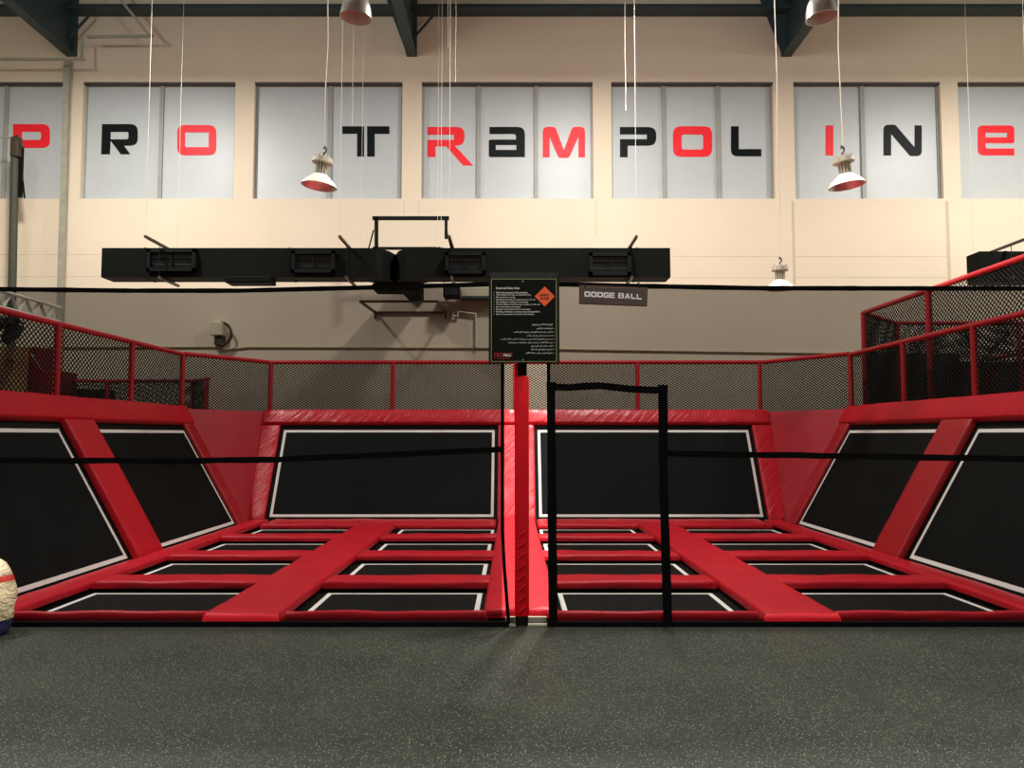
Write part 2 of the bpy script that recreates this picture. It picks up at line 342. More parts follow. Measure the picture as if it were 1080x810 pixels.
build(MB().tube([at(-40, 145, 19.3), at(17, 145, 19.3)], .02), 'arm', M['galv'], t)
D = 19.97
o = build(MB().tube([at(-50, 366.5, D), at(228, 365.8, D), at(236, 369, D), at(262, 366, D), at(520, 367, D), at(700, 370, D), at(908, 373, D)], .024, 8), 'conduit', M['conduit'], smooth=True); tag(o, 'long horizontal beige conduit low along the window wall', 'pipe')
t = thing('hose_reel', 'grey box with a curved hose on the wall at left', 'reel', at(236, 366, 19.8))
a, b = at(223, 340, 19.8), at(236, 354, 19.8); build(MB().rbox(a.x, b.x, 19.7, 20, b.z, a.z, .02), 'box', M['beige'], t)
a, b = at(226, 355, 19.8), at(235, 364, 19.8); build(MB().rbox(a.x, b.x, 19.78, 20, b.z, a.z, .02), 'bracket', M['bronze'], t)
build(MB().tube([at(233+11*math.sin(u*math.pi/10), 352-12*math.cos(u*math.pi/10), 19.8) for u in range(0, 11)], .035), 'hose', M['bronze'], t, True)
o = wall_pipe('condensate_pipe', 'thin white bent pipe on the wall left of the black rules sign', 'pipe', [(462,316.7),(470,325.5),(477,325.5),(477.6,333.4),(483,333.4),(483,328.6),(501.7,331),(502,366)], .03, 'wire', 19.9, 8)
t = thing('air_conditioner', 'beige wall air conditioner behind the left edge of the rules sign', 'air conditioner', at(500, 314, 19.8))
a, b = at(486, 303, 19.7), at(530, 313.5, 19.7); build(MB().rbox(a.x, b.x, 19.65, 20, b.z, a.z, .03), 'casing', M['beige'], t)
c = b.z; build(MB().box(a.x+.02, b.x-.02, 19.63, 19.95, c-.04, c+.02), 'outlet_flap', M['teal'], t)
t = thing('loudspeaker', 'small black loudspeaker on a wall bracket under the duct', 'speaker', at(476, 316, 19.6))
a, b = at(468, 302, 19.5), at(485, 314.5, 19.5); build(MB().rbox(a.x, b.x, 19.3, 19.75, b.z, a.z, .03), 'cabinet', M['black'], t)
build(MB().bar((a.x+.15, 19.7, a.z-.1), (a.x+.15, 20, a.z), .05, .05), 'wall_bracket', M['black'], t)
build(MB().box(a.x+.04, b.x-.04, 19.285, 19.3, b.z+.04, a.z-.04), 'speaker_cloth', M['duct_in'], t)

# folded basketball backboard
t = thing('basketball_backboard', 'black empty backboard frame folded above the duct', 'backboard', at(433, 262, 19))
D = 19.0
build(MB().bar(at(393, 230.2, D), at(474, 230.2, D), .07, .085), 'top_rail', M['black'], t)
build(MB().bar(at(397, 230, D), at(397, 285, D), .085, .07), 'side_rail', M['black'], t)
build(MB().bar(at(470.5, 230, D), at(470.5, 252, D), .07, .06), 'side_rail', M['black'], t)
build(MB().bar(at(393, 262, D), at(465, 262, D), .07, .06), 'bottom_rail', M['black'], t)
for px, d in ((394, -5.5), (471, 5)): build(MB().bar(at(px, 243, D), at(px+d, 263, WALL), .03, .03), 'stay', M['black'], t)
F0, F1 = 18.3, 19.95
A, B_ = at(380, 318, F0), at(461, 318, F0); zf = A.z
mbq = MB()
for p, q in (((A.x, F0), (B_.x, F0)), ((A.x, F0), (A.x+.06, F1)), ((B_.x, F0), (B_.x+.06, F1)), ((A.x+.06, F1), (B_.x+.06, F1))):
    mbq.bar((p[0], p[1], zf), (q[0], q[1], zf), .05, .05)
t2 = thing('backboard_carrier', 'brown steel frame hung from the wall below the duct', 'frame', ((A.x+B_.x)/2, 19, zf))
build(mbq, 'frame', M['bronze'], t2)
for x in (A.x, B_.x): build(MB().tube([(x, F0, zf), (x, F0, Z_TOP)], .0045, 6), 'cable', M['wire'], t2)
for x in (A.x+.06, B_.x+.06): build(MB().bar((x, F1, zf-.16), (x, F1, zf+.05), .04, .04), 'wall_foot', M['bronze'], t2)

# ------------------------------------------------------------------ air ducts
D0 = 17.0
dz1, dz0 = at(540, 261.5, D0).z, at(540, 292.5, D0).z
X = lambda px, d=D0: at(px, 277, d).x
t = thing('air_duct', 'long black twin air duct hung below the windows', 'duct', (X(410), D0+.3, dz0))
plan = [(X(107), D0), (X(385), D0), (X(396), D0+.03), (X(402.5), D0+.12), (X(408), D0+.3), (X(411), D0+.52), (X(412.8), D0+.66), (X(414.8), D0+.5), (X(418.5), D0+.28), (X(427), D0+.1), (X(436), D0+.02), (X(446), D0), (X(707), D0), (X(707), D0+.55), (X(450), D0+.55), (X(441), D0+.75), (X(436), D0+1.2), (X(431), D0+1.7), (X(431), WALL-.01), (X(413), WALL-.01), (X(411), D0+1.7), (X(404), D0+1.2), (X(396), D0+.75), (X(384), D0+.55), (X(107), D0+.55)]
build(MB().prism(plan, dz0, dz1), 'casing', M['duct'], t)
for k, (a, b, y0, y1) in enumerate(((157, 208, 262.5, 286), (309, 354, 264.3, 287.5), (470, 512, 266, 288.5), (621, 664.5, 266.5, 290))):
    xa, xb = X(a), X(b); za, zb = at(a, y0, D0-.1).z, at(a, y1, D0-.1).z; w = .07
    g = MB().box(xa, xa+w, D0-.12, D0+.01, zb, za).box(xb-w, xb, D0-.12, D0+.01, zb, za).box(xa, xb, D0-.12, D0+.01, za-w, za).box(xa, xb, D0-.12, D0+.01, zb, zb+w)
    go = build(g, 'grille', M['grille'], t)
    h = MB().box(xa+w, xb-w, D0-.03, D0+.005, zb+w, za-w); build_sub(h, 'grille_back', M['duct_in'], go)
    v = MB().box((xa+xb)/2-.012, (xa+xb)/2+.012, D0-.09, D0-.03, zb+w, za-w)
    for q in range(1, 3): z = zb+w+(za-zb-2*w)*q/3; v.box(xa+w, xb-w, D0-.08, D0-.05, z-.008, z+.008)
    build_sub(v, 'louvre', M['grille'], go)
for px in (152.5, 305, 466, 672): build(MB().box(X(px)-.02, X(px)+.02, D0-.008, D0+.56, dz0-.008, dz1+.008), 'joint_band', M['duct'], t)
build(MB().rbox(X(238), X(286), D0-.05, D0+.4, dz0-.12, dz0+.02, .02), 'damper_box', M['duct'], t)
build(MB().rbox(X(386), X(440), D0+.7, D0+1.4, dz0-.13, dz0+.02, .05), 'branch_collar', M['duct'], t)
t = thing('air_duct', 'short end of a black air duct at the right edge', 'duct', (X(1100), D0+.3, dz0))
build(MB().box(X(1033.5), 15.5, D0, D0+.5, at(1033, 297, D0).z, at(1033, 265, D0).z), 'casing', M['duct'], t)
build(MB().box(X(1060), X(1060)+.04, D0-.008, D0+.508, at(1033, 297, D0).z-.008, at(1033, 265, D0).z+.008), 'joint_band', M['duct'], t)
def hanger(px, pxw, label):
    x = at(px, 260, D0).x; zt_, zb_ = dz1+.04, dz0-.03
    t = thing('duct_hanger', label, 'hanger', (x, D0+.3, zb_), 'trapeze hangers carrying the black ducts')
    build(MB().bar((x, D0-.85, zt_), (x, D0+.9, zt_), .05, .05), 'top_bar', M['bronze'], t)
    build(MB().bar((x, D0-.17, zb_), (x, D0+.85, zb_), .05, .05), 'bottom_bar', M['bronze'], t)
    build(MB().tube([(x, D0-.83, zt_), (x, D0-.83, Z_TOP)], .004, 6), 'wire', M['wire'], t)
    build(MB().tube([(x, D0-.145, zb_), (x, D0-.145, zt_)], .008, 6), 'rod', M['black'], t)
    build(MB().tube([(x, D0+.62, zb_), (x, D0+.62, zt_)], .01, 6), 'rod', M['bronze'], t)
hanger(172, 148, 'brown bar hanger at the left end of the long black duct')
hanger(367, 354, 'brown bar hanger on the duct just left of the backboard frame')
hanger(477, 467, 'brown bar hanger on the duct right of the backboard frame')
hanger(665, 674, 'brown bar hanger near the right end of the long black duct')
hanger(1062, 1080, 'brown bar hanger on the duct at the right edge')

# hanging steel wires
def cable(px, D, py1, label, r=.0045, name='hanging_cable'):
    p = at(px, py1, D); pt = V((p.x, D, Z_TOP)); n = 8
    pts = [p.lerp(pt, k/n)+V((.004*math.sin(k*1.7+px), 0, 0)) for k in range(n+1)]
    mb = MB().tube(pts, r, 6); mb.tube([p+V((0, 0, -.03)), p+V((0, 0, .05))], r*2, 6)
    o = build(mb, name, M['wire'], smooth=True); return tag(o, label, 'cable', 'thin cables hanging from the roof')
cable(187, 17.3, 261, 'pale cable hanging in front of the red O window, down to the duct')
cable(371.5, 17.3, 130, 'short pale cable ending at the T window')
cable(465, 17.4, 262, 'pale cable hanging in front of the second R, down to the duct')
cable(480.5, 16.5, 85, 'short pale cable ending at the top of the middle window')
cable(660, 16.5, 115, 'short pale cable ending at the P of the fifth window')
cable(1027, 17.2, 264, 'pale cable hanging left of the letter E, down to the right duct')
cable(442.5+30, 16.2, 48, 'short pale cable beside the middle rafter')

# ------------------------------------------------------------------ high bay lamps
def lamp(px, py, D, tilt, label, rad=.25):
    c = at(px, py, D)                      # centre of the rim
    Mx = Matrix.Translation(c) @ Matrix.Rotation(tilt, 4, 'Y')
    t = thing('high_bay_lamp', label, 'lamp', c, 'unlit high bay lamps on long cables')
    R = rad
    out = [(.075, .165), (.10, .16), (.15, .115), (.20, .07), (R-.01, .02), (R, 0)]
    inn = [(R-.006, 0), (R-.016, .018), (.19, .064), (.14, .108), (.09, .15), (.0001, .155)]
    sh = MB().lathe(out+[(R-.003, -.003)]+inn[:1], Mx); o = build(sh, 'lamp_shade', M['enamel'], t, True)
    build_sub(MB().lathe(inn, Mx), 'reflector', M['alu'], o, True)
    nk = MB()
    nk.lathe([(.055, .33), (.055, .16)], Mx, 20)
    for k in range(12):
        a = k*math.pi/6; nk.tube([Mx @ V((.072*math.cos(a), .072*math.sin(a), .165)), Mx @ V((.072*math.cos(a), .072*math.sin(a), .33))], .014, 6)
    build(nk, 'neck', M['lampbody'], t, True)
    cp = MB().lathe([(.0001, .415), (.10, .41), (.14, .395), (.145, .33), (.135, .322), (.0001, .32)], Mx); 
    for k in range(6):
        a = k*math.pi/3+.3; cp.tube([Mx @ V((.112*math.cos(a), .112*math.sin(a), .39)), Mx @ V((.112*math.cos(a), .112*math.sin(a), .425))], .02, 8)
    build(cp, 'gear_housing', M['lampbody'], t, True)
    hk = MB().tube([Mx @ V((0, 0, .41)), Mx @ V((.0, 0, .47)), Mx @ V((.03, 0, .50)), Mx @ V((.03, 0, .54)), Mx @ V((0, 0,   .57)), Mx @ V((-.005, 0, .53))], .014, 8)
    build(hk, 'hook', M['bronze'], t, True)
    top = Mx @ V((.01, 0, .56)); n = 10
    pts = [V((top.x+.02*math.sin(k*1.9+px)*(1-k/n), top.y, top.z+(Z_TOP-top.z)*k/n)) for k in range(n+1)]
    build(MB().tube(pts, .008, 8), 'power_cable', M['wire'], t, True)
lamp(336.5, 196.5, 11, math.radians(7), 'pale cone lamp hanging before the window left of the T')
lamp(893.5, 196, 11, math.radians(-7), 'pale cone lamp hanging before the red letter I')
lamp(823, 305, 14, math.radians(0), 'pale cone lamp hanging lowest, right of the dodge ball sign')
def bell(px, py, D, tilt, label):
    c = at(px, py, D); Mx = Matrix.Translation(c) @ Matrix.Rotation(tilt, 4, 'Y'); R = .255
    t = thing('bell_lamp', label, 'lamp', c, 'metal bell lamps high under the roof')
    out = [(.06, .37), (.11, .355), (.165, .31), (.21, .23), (.24, .12), (R, 0)]
    inn = [(R-.008, 0), (.23, .12), (.2, .22), (.155, .295), (.10, .335), (.0001, .34)]
    o = build(MB().lathe(out+inn[:1], Mx, 32), 'lamp_shade', M['alu'], t, True)
    build_sub(MB().lathe(inn, Mx, 32), 'reflector', M['alu_matt'], o, True)
    build(MB().lathe([(.0001, .80), (.11, .79), (.125, .77), (.125, .46), (.09, .41), (.06, .37)], Mx), 'gear_housing', M['lampbody'], t, True)
    build(MB().tube([Mx @ V((0, 0, .79)), V((c.x, c.y, Z_TOP))], .012, 6), 'suspension_cable', M['wire'], t, True)
    build(MB().tube([Mx @ V((0, 0, .17)), Mx @ V((0, 0, .26)), Mx @ V((0, 0, .335))], [.045, .06, .03], 12), 'bulb', M['enamel'], t, True)
bell(375.3, 19, 12.5, math.radians(4), 'silver bell lamp at the top left of the middle rafter')
bell(867.3, 19, 12.5, math.radians(-6), 'silver bell lamp in front of the right rafter')

# ------------------------------------------------------------------ padded vinyl
def pad(p00, p10, p11, p01, n, t, name='safety_pad', mt='vinyl', r=.032, amp=.006, parent=None, seed=0, wr=0.0, back=.03):
    """puffy vinyl pad over a four cornered patch; n = outward normal; t = thickness"""
    P = [V(p) for p in (p00, p10, p11, p01)]; n = V(n).normalized()
    LU = max((P[1]-P[0]).length, (P[2]-P[3]).length); LV = max((P[3]-P[0]).length, (P[2]-P[1]).length)
    def samples(Ln):
        e = min(r, Ln*.3); s = [0, e*.08, e*.3, e*.65, e]; m = max(2, min(44, int(Ln/.12)))
        s += [e+(Ln-2*e)*k/m for k in range(1, m)]; s += [Ln-q for q in (e, e*.65, e*.3, e*.08, 0)]
        return s
    su, sv = samples(LU), samples(LV); nu, nv = len(su), len(sv); mb = MB()
    for j, b in enumerate(sv):
        for i, a in enumerate(su):
            u, w = a/LU, b/LV; q = P[0].lerp(P[1], u).lerp(P[3].lerp(P[2], u), w)
            h = 1.0
            for d in (a, LU-a, b, LV-b):
                if d < r: h *= math.sqrt(max(0, 1-(1-d/r)**2))
            nz = noise.noise(q*2.3+V((seed, 0, 0)))*amp+noise.noise(q*7+V((seed, 3, 0)))*amp*.5
            if wr: nz += wr*(abs(noise.noise(V(((q.x+q.z*1.1)*5+seed+noise.noise(q*1.5)*2.5, (q.x-q.z)*1.0, seed))))-.2)
            edge = noise.noise(V((q.x*3+seed, q.y*3, q.z*3)))*amp*1.5
            mb.v.append(q+n*(t*(.35+.65*h)+nz*h)+(P[3]-P[0]).normalized()*(edge if (b < r or LV-b < r) else 0))
    for j in range(nv-1):
        for i in range(nu-1):
            a = j*nu+i; mb.f.append((a, a+1, a+nu+1, a+nu))
    # skirt down to the base and a back face
    ring = [i for i in range(nu)]+[j*nu+nu-1 for j in range(1, nv)]+[(nv-1)*nu+i for i in range(nu-2, -1, -1)]+[j*nu for j in range(nv-2, 0, -1)]
    b0 = len(mb.v)
    for k in ring:
        j, i = divmod(k, nu); u, w = su[i]/LU, sv[j]/LV; mb.v.append(P[0].lerp(P[1], u).lerp(P[3].lerp(P[2], u), w)-n*back*0)
    m = len(ring)
    for k in range(m): mb.f.append((ring[k], b0+k, b0+(k+1)%m, ring[(k+1)%m]))
    mb.f.append(tuple(b0+k for k in range(m)))
    o = build(mb, name, M[mt], parent, True); return o

# ------------------------------------------------------------------ the floor trampolines
rows = [(7.42, 8.74), (9.15, 10.69), (11.10, 12.61), (13.02, 14.47)]     # near and far outside edge of the white border
cols = [(-4.55, -2.90), (-2.05, -.40), (.40, 2.05), (2.90, 4.55)]
colname = ['far left', 'inner left', 'inner right', 'far right']; rowname = ['front row', 'second row', 'third row', 'back row']
def trampoline(W, Ld):                                                    # centred, on z = 0
    t = thing('floor_trampoline', '', 'trampoline', (0, 0, 0), 'black floor trampolines in four rows')
    b = MB(); b.box(-W/2-.035, W/2+.035, -Ld/2-.035, Ld/2+.035, -.012, 0); bd = build(b, 'jumping_bed', M['bed'], t)
    f = MB(); w = .05; z0, z1 = 0, .004
    f.box(-W/2, -W/2+w, -Ld/2, Ld/2, z0, z1).box(W/2-w, W/2, -Ld/2, Ld/2, z0, z1).box(-W/2+w, W/2-w, -Ld/2, -Ld/2+w, z0, z1).box(-W/2+w, W/2-w, Ld/2-w, Ld/2, z0, z1)
    build_sub(f, 'border_tape', M['white'], bd)
    g = MB(); a, c = W/2+.035, Ld/2+.035; e = .11
    g.box(-a-e, -a+.001, -c-e, c+e, -.05, -.015).box(a-.001, a+e, -c-e, c+e, -.05, -.015).box(-a, a, -c-e, -c, -.05, -.015).box(-a, a, c, c+e, -.05, -.015)
    build(g, 'frame', M['black'], t)
    return t
first = {}
for j, (y0, y1) in enumerate(rows):
    key = round(y1-y0, 3); base = None
    for i, (x0, x1) in enumerate(cols):
        if base is None: base = trampoline(x1-x0, y1-y0); t = base
        else: t = copy_tree(base)
        t.location = (CX+(x0+x1)/2, (y0+y1)/2, 0)
        t['label'] = 'black floor trampoline, %s of the court, %s column' % (rowname[j], colname[i])
# steel substructure under the pads
ss = MB()
for y in (7.34, 8.95, 10.9, 12.82, 14.72): ss.box(-4.9+CX, 4.9+CX, y-.03, y+.03, -.45, -.05)
for x in (-4.75, -2.48, 0, 2.48, 4.75): ss.box(x+CX-.03, x+CX+.03, 7.3, 15.4, -.45, -.052)
tag(build(ss, 'steel_substructure', M['black']), 'black steel frame carrying the floor trampolines and pads', 'frame')
# cross pads
T = .085
cross = [(7.33, 7.42), (8.86, 9.32), (10.80, 11.25), (12.72, 13.14)]
crossname = ['along the front edge', 'between first and second row', 'between second and third row', 'between third and back row']
for j, (y0, y1) in enumerate(cross):
    for i, (x0, x1) in enumerate(cols):
        a, b = x0-(.09 if i else .10)+CX, x1+(.09 if i < 3 else .10)+CX; z = .03
        dz = -.025 if j == 0 else 0
        o = pad((a, y0, z+dz), (b, y0, z+dz), (b, y1, z+dz), (a, y1, z+dz), (0, 0, 1), T-.01 if j else .105, name='cross_pad', seed=i*5+j, amp=.012)
        tag(o, 'red vinyl floor pad %s, %s column' % (crossname[j], colname[i]), 'pad', 'red pads across the court floor')
# long pads
T2 = .10
def longpad(x0, x1, y0, y1, label, sd, t=T2-.02, z=.03):
    o = pad((x0+CX, y0, z), (x1+CX, y0, z), (x1+CX, y1, z), (x0+CX, y1, z), (0, 0, 1), t, name='lane_pad', seed=sd, amp=.010)
    return tag(o, label, 'pad', 'long red pads running to the back of the court')
longpad(-2.84, -2.16, 7.28, 14.62, 'broad red pad between the far left and inner left trampoline columns', 1)
longpad(2.16, 2.84, 7.28, 14.62, 'broad red pad between the inner right and far right trampoline columns', 2)
longpad(-.345, .345, 7.46, 15.55, 'red centre pad running back from the red post', 3)
longpad(-4.99, -4.66, 7.26, 15.3, 'narrow red pad at the foot of the left trampoline wall', 4, .07)
longpad(4.66, 4.99, 7.26, 15.3, 'narrow red pad at the foot of the right trampoline wall', 5, .07)
for s, nm in ((-1, 'left'), (1, 'right')):
    a, b = sorted((s*.38, s*4.62)); z = .004
    o = pad((a+CX, 14.63, z), (b+CX, 14.63, z), (b+CX, 15.56, z), (a+CX, 15.56, z), (0, 0, 1), .08, name='cross_pad', seed=11+s, amp=.01)
    tag(o, 'red vinyl floor pad at the foot of the %s back trampoline' % nm, 'pad', 'red pads across the court floor')
kx0, kx1 = at(537, 655, 7.3).x, at(577, 655, 7.3).x
sk = MB().box(-8.4, kx0, 7.25, 7.30, 0, .04).box(kx1, 8.4, 7.25, 7.30, 0, .04); tag(build(sk, 'kerb_strip', M['strap']), 'black edging strip between the rubber floor and the pads', 'strip')

# ------------------------------------------------------------------ leaning walls
SA = math.radians(29.7); BA = math.radians(28.2)
def side(s):
    O = V((CX+s*4.99, 0, .02)); v = V((s*math.sin(SA), 0, math.cos(SA))); n = V((-s*math.cos(SA), 0, math.sin(SA)))
    return O, V((0, 1, 0)), v, n
BO = V((CX, 15.62, .02)); BV = V((0, math.sin(BA), math.cos(BA))); BN = V((0, -math.cos(BA), math.sin(BA)))
def wtramp(O, u, v, n, a0, a1, b0, b1, label):
    P = lambda a, b, h=0: O+u*a+v*b+n*h
    c = P((a0+a1)/2, b0)
    t = thing('leaning_trampoline', label, 'trampoline', c, 'black wall trampolines around the court')
    e = .04
    bd = build(MB().obox(P(a0-e, b0-e, -.012), u*(a1-a0+2*e), v*(b1-b0+2*e), n*.012), 'jumping_bed', M['bed'], t)
    w = .052; m = MB()
    for q in ((a0, a0+w, b0, b1), (a1-w, a1, b0, b1), (a0+w, a1-w, b0, b0+w), (a0+w, a1-w, b1-w, b1)):
        m.obox(P(q[0], q[2], .0), u*(q[1]-q[0]), v*(q[3]-q[2]), n*.005)
    build_sub(m, 'border_tape', M['white'], bd)
    g = MB(); e2 = .16
    for q in ((a0-e2, a0-e, b0-e2, b1+e2), (a1+e, a1+e2, b0-e2, b1+e2), (a0-e, a1+e, b0-e2, b0-e), (a0-e, a1+e, b1+e, b1+e2)):
        g.obox(P(q[0], q[2], -.06), u*(q[1]-q[0]), v*(q[3]-q[2]), n*.045)
    build(g, 'frame', M['black'], t)
def wpad(O, u, v, n, a0, a1, b0, b1, label, sd, t=.07, mt='vinyl', a2=None, a3=None, wr=0, name='slope_pad', z=0.0):
    P = lambda a, b: O+u*a+v*b+n*z
    a2 = a1 if a2 is None else a2; a3 = a0 if a3 is None else a3
    o = pad(P(a0, b0), P(a1, b0), P(a2, b1), P(a3, b1), n, t, name=name, mt=mt, seed=sd, amp=.006, wr=wr)
    return tag(o, label, 'pad', 'red pads on the leaning walls')
VB0, VB1 = .10, 2.01
for s, nm in ((-1, 'left'), (1, 'right')):
    O, u, v, n = side(s)
    wtramp(O, u, v, n, 7.74, 10.50, VB0, VB1, 'large leaning black trampoline on the %s side, nearest the camera' % nm)
    wtramp(O, u, v, n, 11.45, 14.50, VB0, VB1, 'leaning black trampoline on the %s side, nearer the corner' % nm)
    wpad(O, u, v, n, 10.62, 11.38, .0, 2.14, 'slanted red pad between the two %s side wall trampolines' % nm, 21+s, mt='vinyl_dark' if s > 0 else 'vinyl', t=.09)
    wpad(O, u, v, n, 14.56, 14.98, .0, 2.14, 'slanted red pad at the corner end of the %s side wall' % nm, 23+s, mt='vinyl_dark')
    wpad(O, u, v, n, 7.36, 7.56, .0, 2.14, 'slanted red pad at the open end of the %s side wall' % nm, 25+s)
    wpad(O, u, v, n, 7.38, 15.0, 2.12, 2.50, 'long red top pad above the %s side wall trampolines' % nm, 27+s, t=.10, name='top_pad')
    top = O+v*2.48
    wpad(V((top.x, 0, top.z)), u, V((s, 0, 0)), V((0, 0, 1)), 7.38, 15.0, 0, .16, 'narrow red ledge pad under the %s side fence posts' % nm, 29+s, t=.05, name='top_pad')
    # corner panel between the side and back walls
    A0 = O+u*15.0; A1 = O+u*15.0+v*2.47
    B0 = BO+V((s*5.17, 0, 0)); B1 = BO+V((s*5.24, 0, 0))+BV*2.43
    nn = (A1-A0).cross(B1-A0); nn = nn if nn.y < 0 else -nn
    o = pad(A0, B0, B1, A1, nn, .035, name='corner_pad', seed=40+s, amp=.004, r=.02, mt='vinyl_dusty')
    tag(o, 'flat red triangular corner pad, %s back corner' % nm, 'pad', 'red corner pads')
X0, X1 = .50, 4.80                                                          # back wall beds
for s, nm in ((-1, 'left'), (1, 'right')):
    a0, a1 = sorted((s*.44, s*4.76))
    wtramp(BO, V((1, 0, 0)), BV, BN, a0, a1, .10, 2.0, 'wide leaning black trampoline on the back wall, %s of the red post' % nm)
    if s < 0: wpad(BO, V((1, 0, 0)), BV, BN, -5.17, -4.84, .0, 2.10, 'creased red pad strip at the left end of the back wall', 51, mt='vinyl_crease', a2=-4.84, a3=-5.23, wr=.012)
    else: wpad(BO, V((1, 0, 0)), BV, BN, 4.84, 5.17, .0, 2.10, 'creased red pad strip at the right end of the back wall', 52, mt='vinyl_crease', a2=5.23, a3=4.84, wr=.012)
    b0, b1 = sorted((s*.02, s*5.22))
    wpad(BO, V((1, 0, 0)), BV, BN, b0, b1, 2.12, 2.45, 'wrinkled red top pad above the %s back wall trampoline' % nm, 55+s, t=.10, mt='vinyl_crease', wr=.03, name='top_pad')
wpad(BO, V((1, 0, 0)), BV, BN, -.37, .37, .0, 2.10, 'creased upright red pad between the two back wall trampolines', 57, mt='vinyl_crease', wr=.012)
wl = MB()
for s in (-1, 1):
    O, u, v, n = side(s)
    for a in (7.5, 10.97, 14.9): wl.obox(O+u*(a-.04)-n*.12, u*.08, v*2.3, n*.05)
for a in (-5.1, 0, 5.1): wl.obox(BO+V((a-.04, 0, 0))-BN*.12, V((.08, 0, 0)), BV*2.45, BN*.05)
tag(build(wl, 'support_props', M['black']), 'black steel props behind the leaning walls', 'frame')

# raised decks round the court
ZD = 2.08
XD = 6.24
dk = MB()
for s in (-1, 1):
    a, b = sorted((CX+s*(XD+.05), s*13)); dk.box(a, b, 7.6, 15.0, -.45, ZD)
    a, b = sorted((CX+s*(XD+.05), s*13)); dk.box(a, b, 15.0, 19.98, -.45, ZD)
dk.box(-6.2+CX, 6.2+CX, 16.95, 19.98, -.45, ZD)
for s in (-1, 1):
    pl = [(CX+s*5.3, 16.95), (CX+s*(XD+.05), 15.1), (CX+s*(XD+.05), 16.95)]
    dk.prism(pl if s > 0 else pl[::-1], 1.9, ZD)
tag(build(dk, 'walkway_deck', M['deck']), 'dark raised walkway deck around the trampoline court', 'deck')

# ------------------------------------------------------------------ fences with diamond netting
def diamond(mb, a, b, z0, z1, cw=.085, chh=.052, r=.0055):
    a, b = V(a), V(b); Ln = (b-a).length; d = (b-a)/Ln; nrm = V((-d.y, d.x, 0)); H = z1-z0; sl = chh/cw
    run = H/sl
    for sg in (1, -1):
        k = -int(run/cw)-1
        while k*cw < Ln:
            u0 = k*cw; u1 = u0+run
            s0, s1 = max(0, u0), min(Ln, u1)
            if s1-s0 > .02:
                za, zb = (s0-u0)*sl, (s1-u0)*sl
                if sg < 0: za, zb = H-za, H-zb
                pa = a+d*s0+V((0, 0, z0-a.z+za)); pb = a+d*s1+V((0, 0, z0-a.z+zb))
                t = (pb-pa).normalized(); w = t.cross(nrm).normalized()*r; o = nrm*r
                i = len(mb.v); mb.v += [pa+w, pa-w*.5+o, pa-w*.5-o, pb+w, pb-w*.5+o, pb-w*.5-o]
                mb.f += [(i, i+1, i+4, i+3), (i+1, i+2, i+5, i+4), (i+2, i, i+3, i+5)]
            k += 1
def fence(name, label, path, ztop, zbot, posts, pr=.045, rr=.042, cw=.085, chh=.052, grp='red fences around the courts', foot=.06, mid=None, wire=.0095):
    c = sum((V((p[0], p[1], 0)) for p in path), V((0,0,0)))/len(path)
    t = thing(name, label, 'fence', (c.x, c.y, zbot), grp)
    build(MB().tube([(p[0], p[1], ztop) for p in path], rr, 12), 'top_rail', M['red_steel'], t, True)
    for x, y in posts:
        build(MB().tube([(x, y, zbot), (x, y, ztop)], pr, 12), 'post', M['red_steel'], t, True)
    m = MB()
    for p, q in zip(path[:-1], path[1:]): diamond(m, (p[0], p[1], 0), (q[0], q[1], 0), zbot+.02, ztop-.02, cw, chh, wire)
    build(m, 'netting', M['mesh'], t)
    return t
ZR = 3.20
XF = 6.28
# left and right side fences run to the corner, then the back fence
yb = 16.98
ZB = 2.12
fence('safety_fence', 'red tube fence with dark netting on top of the left side wall', [(CX-XF, 7.45), (CX-XF, 15.1)], ZR, 2.21, [(CX-XF, y) for y in (7.5, 8.8, 10.93, 13.08, 15.1)], cw=.095, chh=.075, wire=.0085)
fence('safety_fence', 'red tube fence with dark netting on top of the right side wall', [(CX+XF, 7.45), (CX+XF, 15.1)], ZR, 2.21, [(CX+XF, y) for y in (7.5, 8.9, 11.05, 13.05, 15.1)], cw=.095, chh=.075, wire=.0085)
fence('safety_fence', 'long red tube fence with dark netting behind the back wall trampolines', [(CX-XF, 15.16), (CX-5.2, yb), (CX+5.2, yb), (CX+XF, 15.16)], ZR+.02, ZB, [(x+CX, yb) for x in (-5.18, -2.6, -.02, 2.56, 5.15)])
# taller cage beyond the right fence
xc = 6.72; ZC = 4.02
t = fence('court_cage', 'taller red mesh cage rising beyond the right side fence', [(xc, 8.6), (xc, 12.8), (xc, 15.3), (8.05, 16.75), (11.5, 16.75)], ZC, ZD, [(xc, 8.8), (xc, 12.9), (xc, 15.3), (8.05, 16.75), (10.6, 16.75)], cw=.09, chh=.075, pr=.05, wire=.008)

# things standing on the walkway beyond the left fence
t = fence('guard_rail', 'low red rail on the walkway beyond the left corner', [(at(66, 402, 18.2).x, 18.2), (at(203, 402, 18.2).x, 18.2), (at(220, 404, 17.4).x, 17.4)], at(100, 402, 18.2).z, ZD, [(at(p, 402, 18.2).x, 18.2) for p in (66, 114, 203)]+[(at(218, 404, 17.4).x, 17.4)], rr=.04)
a, b = at(62, 411, 18.6), at(113, 424, 18.6); o = build(MB().rbox(a.x, b.x, 18.4, 19, ZD, a.z, .03), 'equipment_case', M['black']); tag(o, 'black case on the walkway behind the low red rail', 'case')
t = thing('padded_block', 'dark red padded block beyond the left side fence', 'pad', at(43, 432, 17.5))
a, b = at(26, 366, 17.5), at(62, 391, 17.5); build(MB().rbox(a.x, a.x+.35, 17.5, 18.3, ZD, a.z, .04), 'backrest', M['maroon'], t, True)
build(MB().rbox(a.x+.35, b.x, 17.4, 18.3, ZD, b.z, .05), 'seat', M['maroon'], t, True)
